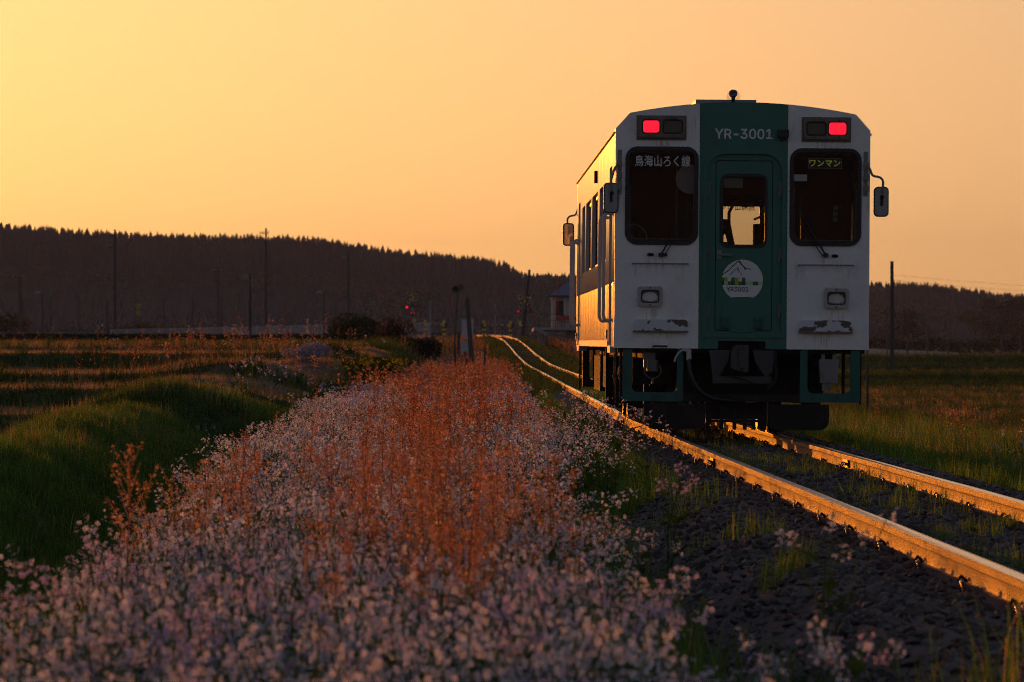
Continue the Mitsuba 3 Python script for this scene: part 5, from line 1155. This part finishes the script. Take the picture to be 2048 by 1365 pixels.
GC = [np.array(c) for c in ((.11, .23, .034), (.14, .25, .036), (.075, .18, .032), (.20, .25, .05))]
DC = [np.array(c) for c in ((.46, .30, .14), (.42, .28, .12), (.34, .24, .10), (.50, .35, .17))]
rg = np.random.default_rng(31)
TUFT = [blades(22, rg, .09, .10, .24, .0028, GC) for _ in range(8)]
TALL = [blades(20, rg, .12, .25, .5, .0035, GC + DC[:1]) for _ in range(6)]
FC = [np.array(c) for c in ((.055, .10, .022), (.07, .11, .024), (.045, .08, .02), (.11, .11, .035))]
FAR = [blades(14, rg, .25, .18, .42, .012, FC, 1, .5) for _ in range(6)]
FARDRY = [blades(14, rg, .22, .2, .5, .010, DC, 1, .5) for _ in range(6)]
def grass_field(key, label, protos, spec, matl='mat_grass'):
    Ps, Ss = [], []
    for (mode, a0, a1, y0, y1, dens, scale, test) in spec:
        n = int(abs(a1 - a0) * (y1 - y0) * dens)
        y = rg.uniform(y0, y1, n); a = rg.uniform(a0, a1, n); x = track_x(y) + a if mode == 's' else a
        ok = in_view(x, y, .105, 1.0)
        if test is not None: ok &= test(x, y)
        x, y = x[ok], y[ok]; Ps.append(np.c_[x, y, ground_z(x, y)]); Ss.append(np.full(len(x), scale) * rg.uniform(.7, 1.3, len(x)))
    P, S = np.vstack(Ps), np.concatenate(Ss)
    (v, f), c = scatter(protos, P, rg.uniform(0, 6.28, len(P)), S, rg.integers(0, len(protos), len(P)), rg.uniform(.7, 1.25, (len(P), 1)), rg.normal(0, .12, (len(P), 2)))
    obj(key, (v, f), matl, color=c); tag(key, label, 'grass', kind='stuff'); print(key, len(P), len(f))
slope = lambda x, y: np.abs(ground_z(x, y + .6) - ground_z(x, y - .6)) > .11
patch = lambda f, t, sd: (lambda x, y: vnoise(x, y, f, sd) > t)
offbank = lambda x, y: (x < bank_edge(y) - .1)
grass_field('short_grass', 'short green grass beside the track and on the bund', TUFT, [
    ('s', -2.6, -1.25, 40, 120, 26, 1.0, patch(.6, .36, 81)), ('s', -2.3, -1.0, 24, 42, 7, .9, patch(.8, .55, 82)), ('s', -5.5, -1.9, 13, 40, 22, 1.5, None),
    ('s', 1.35, 9, 26, 110, 30, 1.15, patch(.5, .22, 83)), ('s', -.45, .45, 16, 90, 10, .65, patch(.9, .56, 84)), ('s', -.45, .45, 90, 130, 14, .7, None),
    ('x', -7.2, -2.4, 36, 102, 46, 1.1, offbank)])
grass_field('tall_grass', 'taller grass tufts along the verge and ditch', TALL, [
    ('s', 3.2, 9.5, 45, 110, 7, 1.0, patch(.4, .4, 85)), ('x', -7, -3, 40, 102, 3, .8, lambda x, y: offbank(x, y) & (vnoise(x, y, .5, 86) > .5)), ('s', -2.2, -1.3, 13.5, 26, 3.2, .75, patch(1.0, .58, 87)), ('s', -2.0, -1.0, 13.2, 16.5, 12, .8, patch(1.4, .4, 97))])
grass_field('field_grass', 'rough green grass on the bunds and banks of the fields', FAR, [
    ('x', -26, -2, 82, 235, 9, 1.0, lambda x, y: offbank(x, y) & slope(x, y)), ('s', -6.5, -1.2, 110, 470, 4, 1.2, None), ('s', -8, -5, 240, 470, 3, 1.6, None), ('s', 1.2, 9, 100, 460, 4, 1.1, None),
    ('x', 8, 30, 250, 275, 9, 1.2, None), ('x', 7, 28, 105, 250, 2.5, .8, patch(.25, .45, 98)), ('x', 14, 50, 405, 450, 4, 1.7, None), ('x', 12, 36, 322, 338, 5, 1.0, None), ('x', -45, -8, 228, 330, 2.2, 1.3, patch(.15, .42, 90)), ('s', -1, 1, 130, 420, 2.5, .6, None)])
grass_field('dry_grass', 'dry straw coloured grass along the tops of the bunds', FARDRY, [
    ('x', -26, -3, 82, 235, 9, .30, lambda x, y: offbank(x, y) & ~slope(x, y)), ('x', -26, -3, 82, 235, 10, .7, lambda x, y: offbank(x, y) & slope(x, y) & (ground_z(x, y + 1.6) - ground_z(x, y) < .05)), ('x', 8, 34, 105, 250, 1.2, .6, patch(.2, .46, 92)), ('x', -45, -8, 228, 330, 1.6, 1.0, patch(.2, .5, 93)), ('s', 1.5, 8, 110, 420, 1.4, .9, patch(.2, .5, 94)), ('x', 10, 50, 265, 440, .5, .8, patch(.15, .5, 95)), ('x', -8, -3.2, 60, 104, 4, .55, lambda x, y: offbank(x, y) & (ground_z(x, y) > -.55))])

# ---------------------------------------------------------------- evening haze over the whole valley
scene['haze'] = {'type': 'cube', 'to_world': T().translate([0, 1800, 60]).scale([3200, 4600, 63]), 'bsdf': {'type': 'null'}, 'interior': {'type': 'ref', 'id': 'haze_air'}}
tag('haze', 'thin warm evening haze over the valley', kind='stuff')
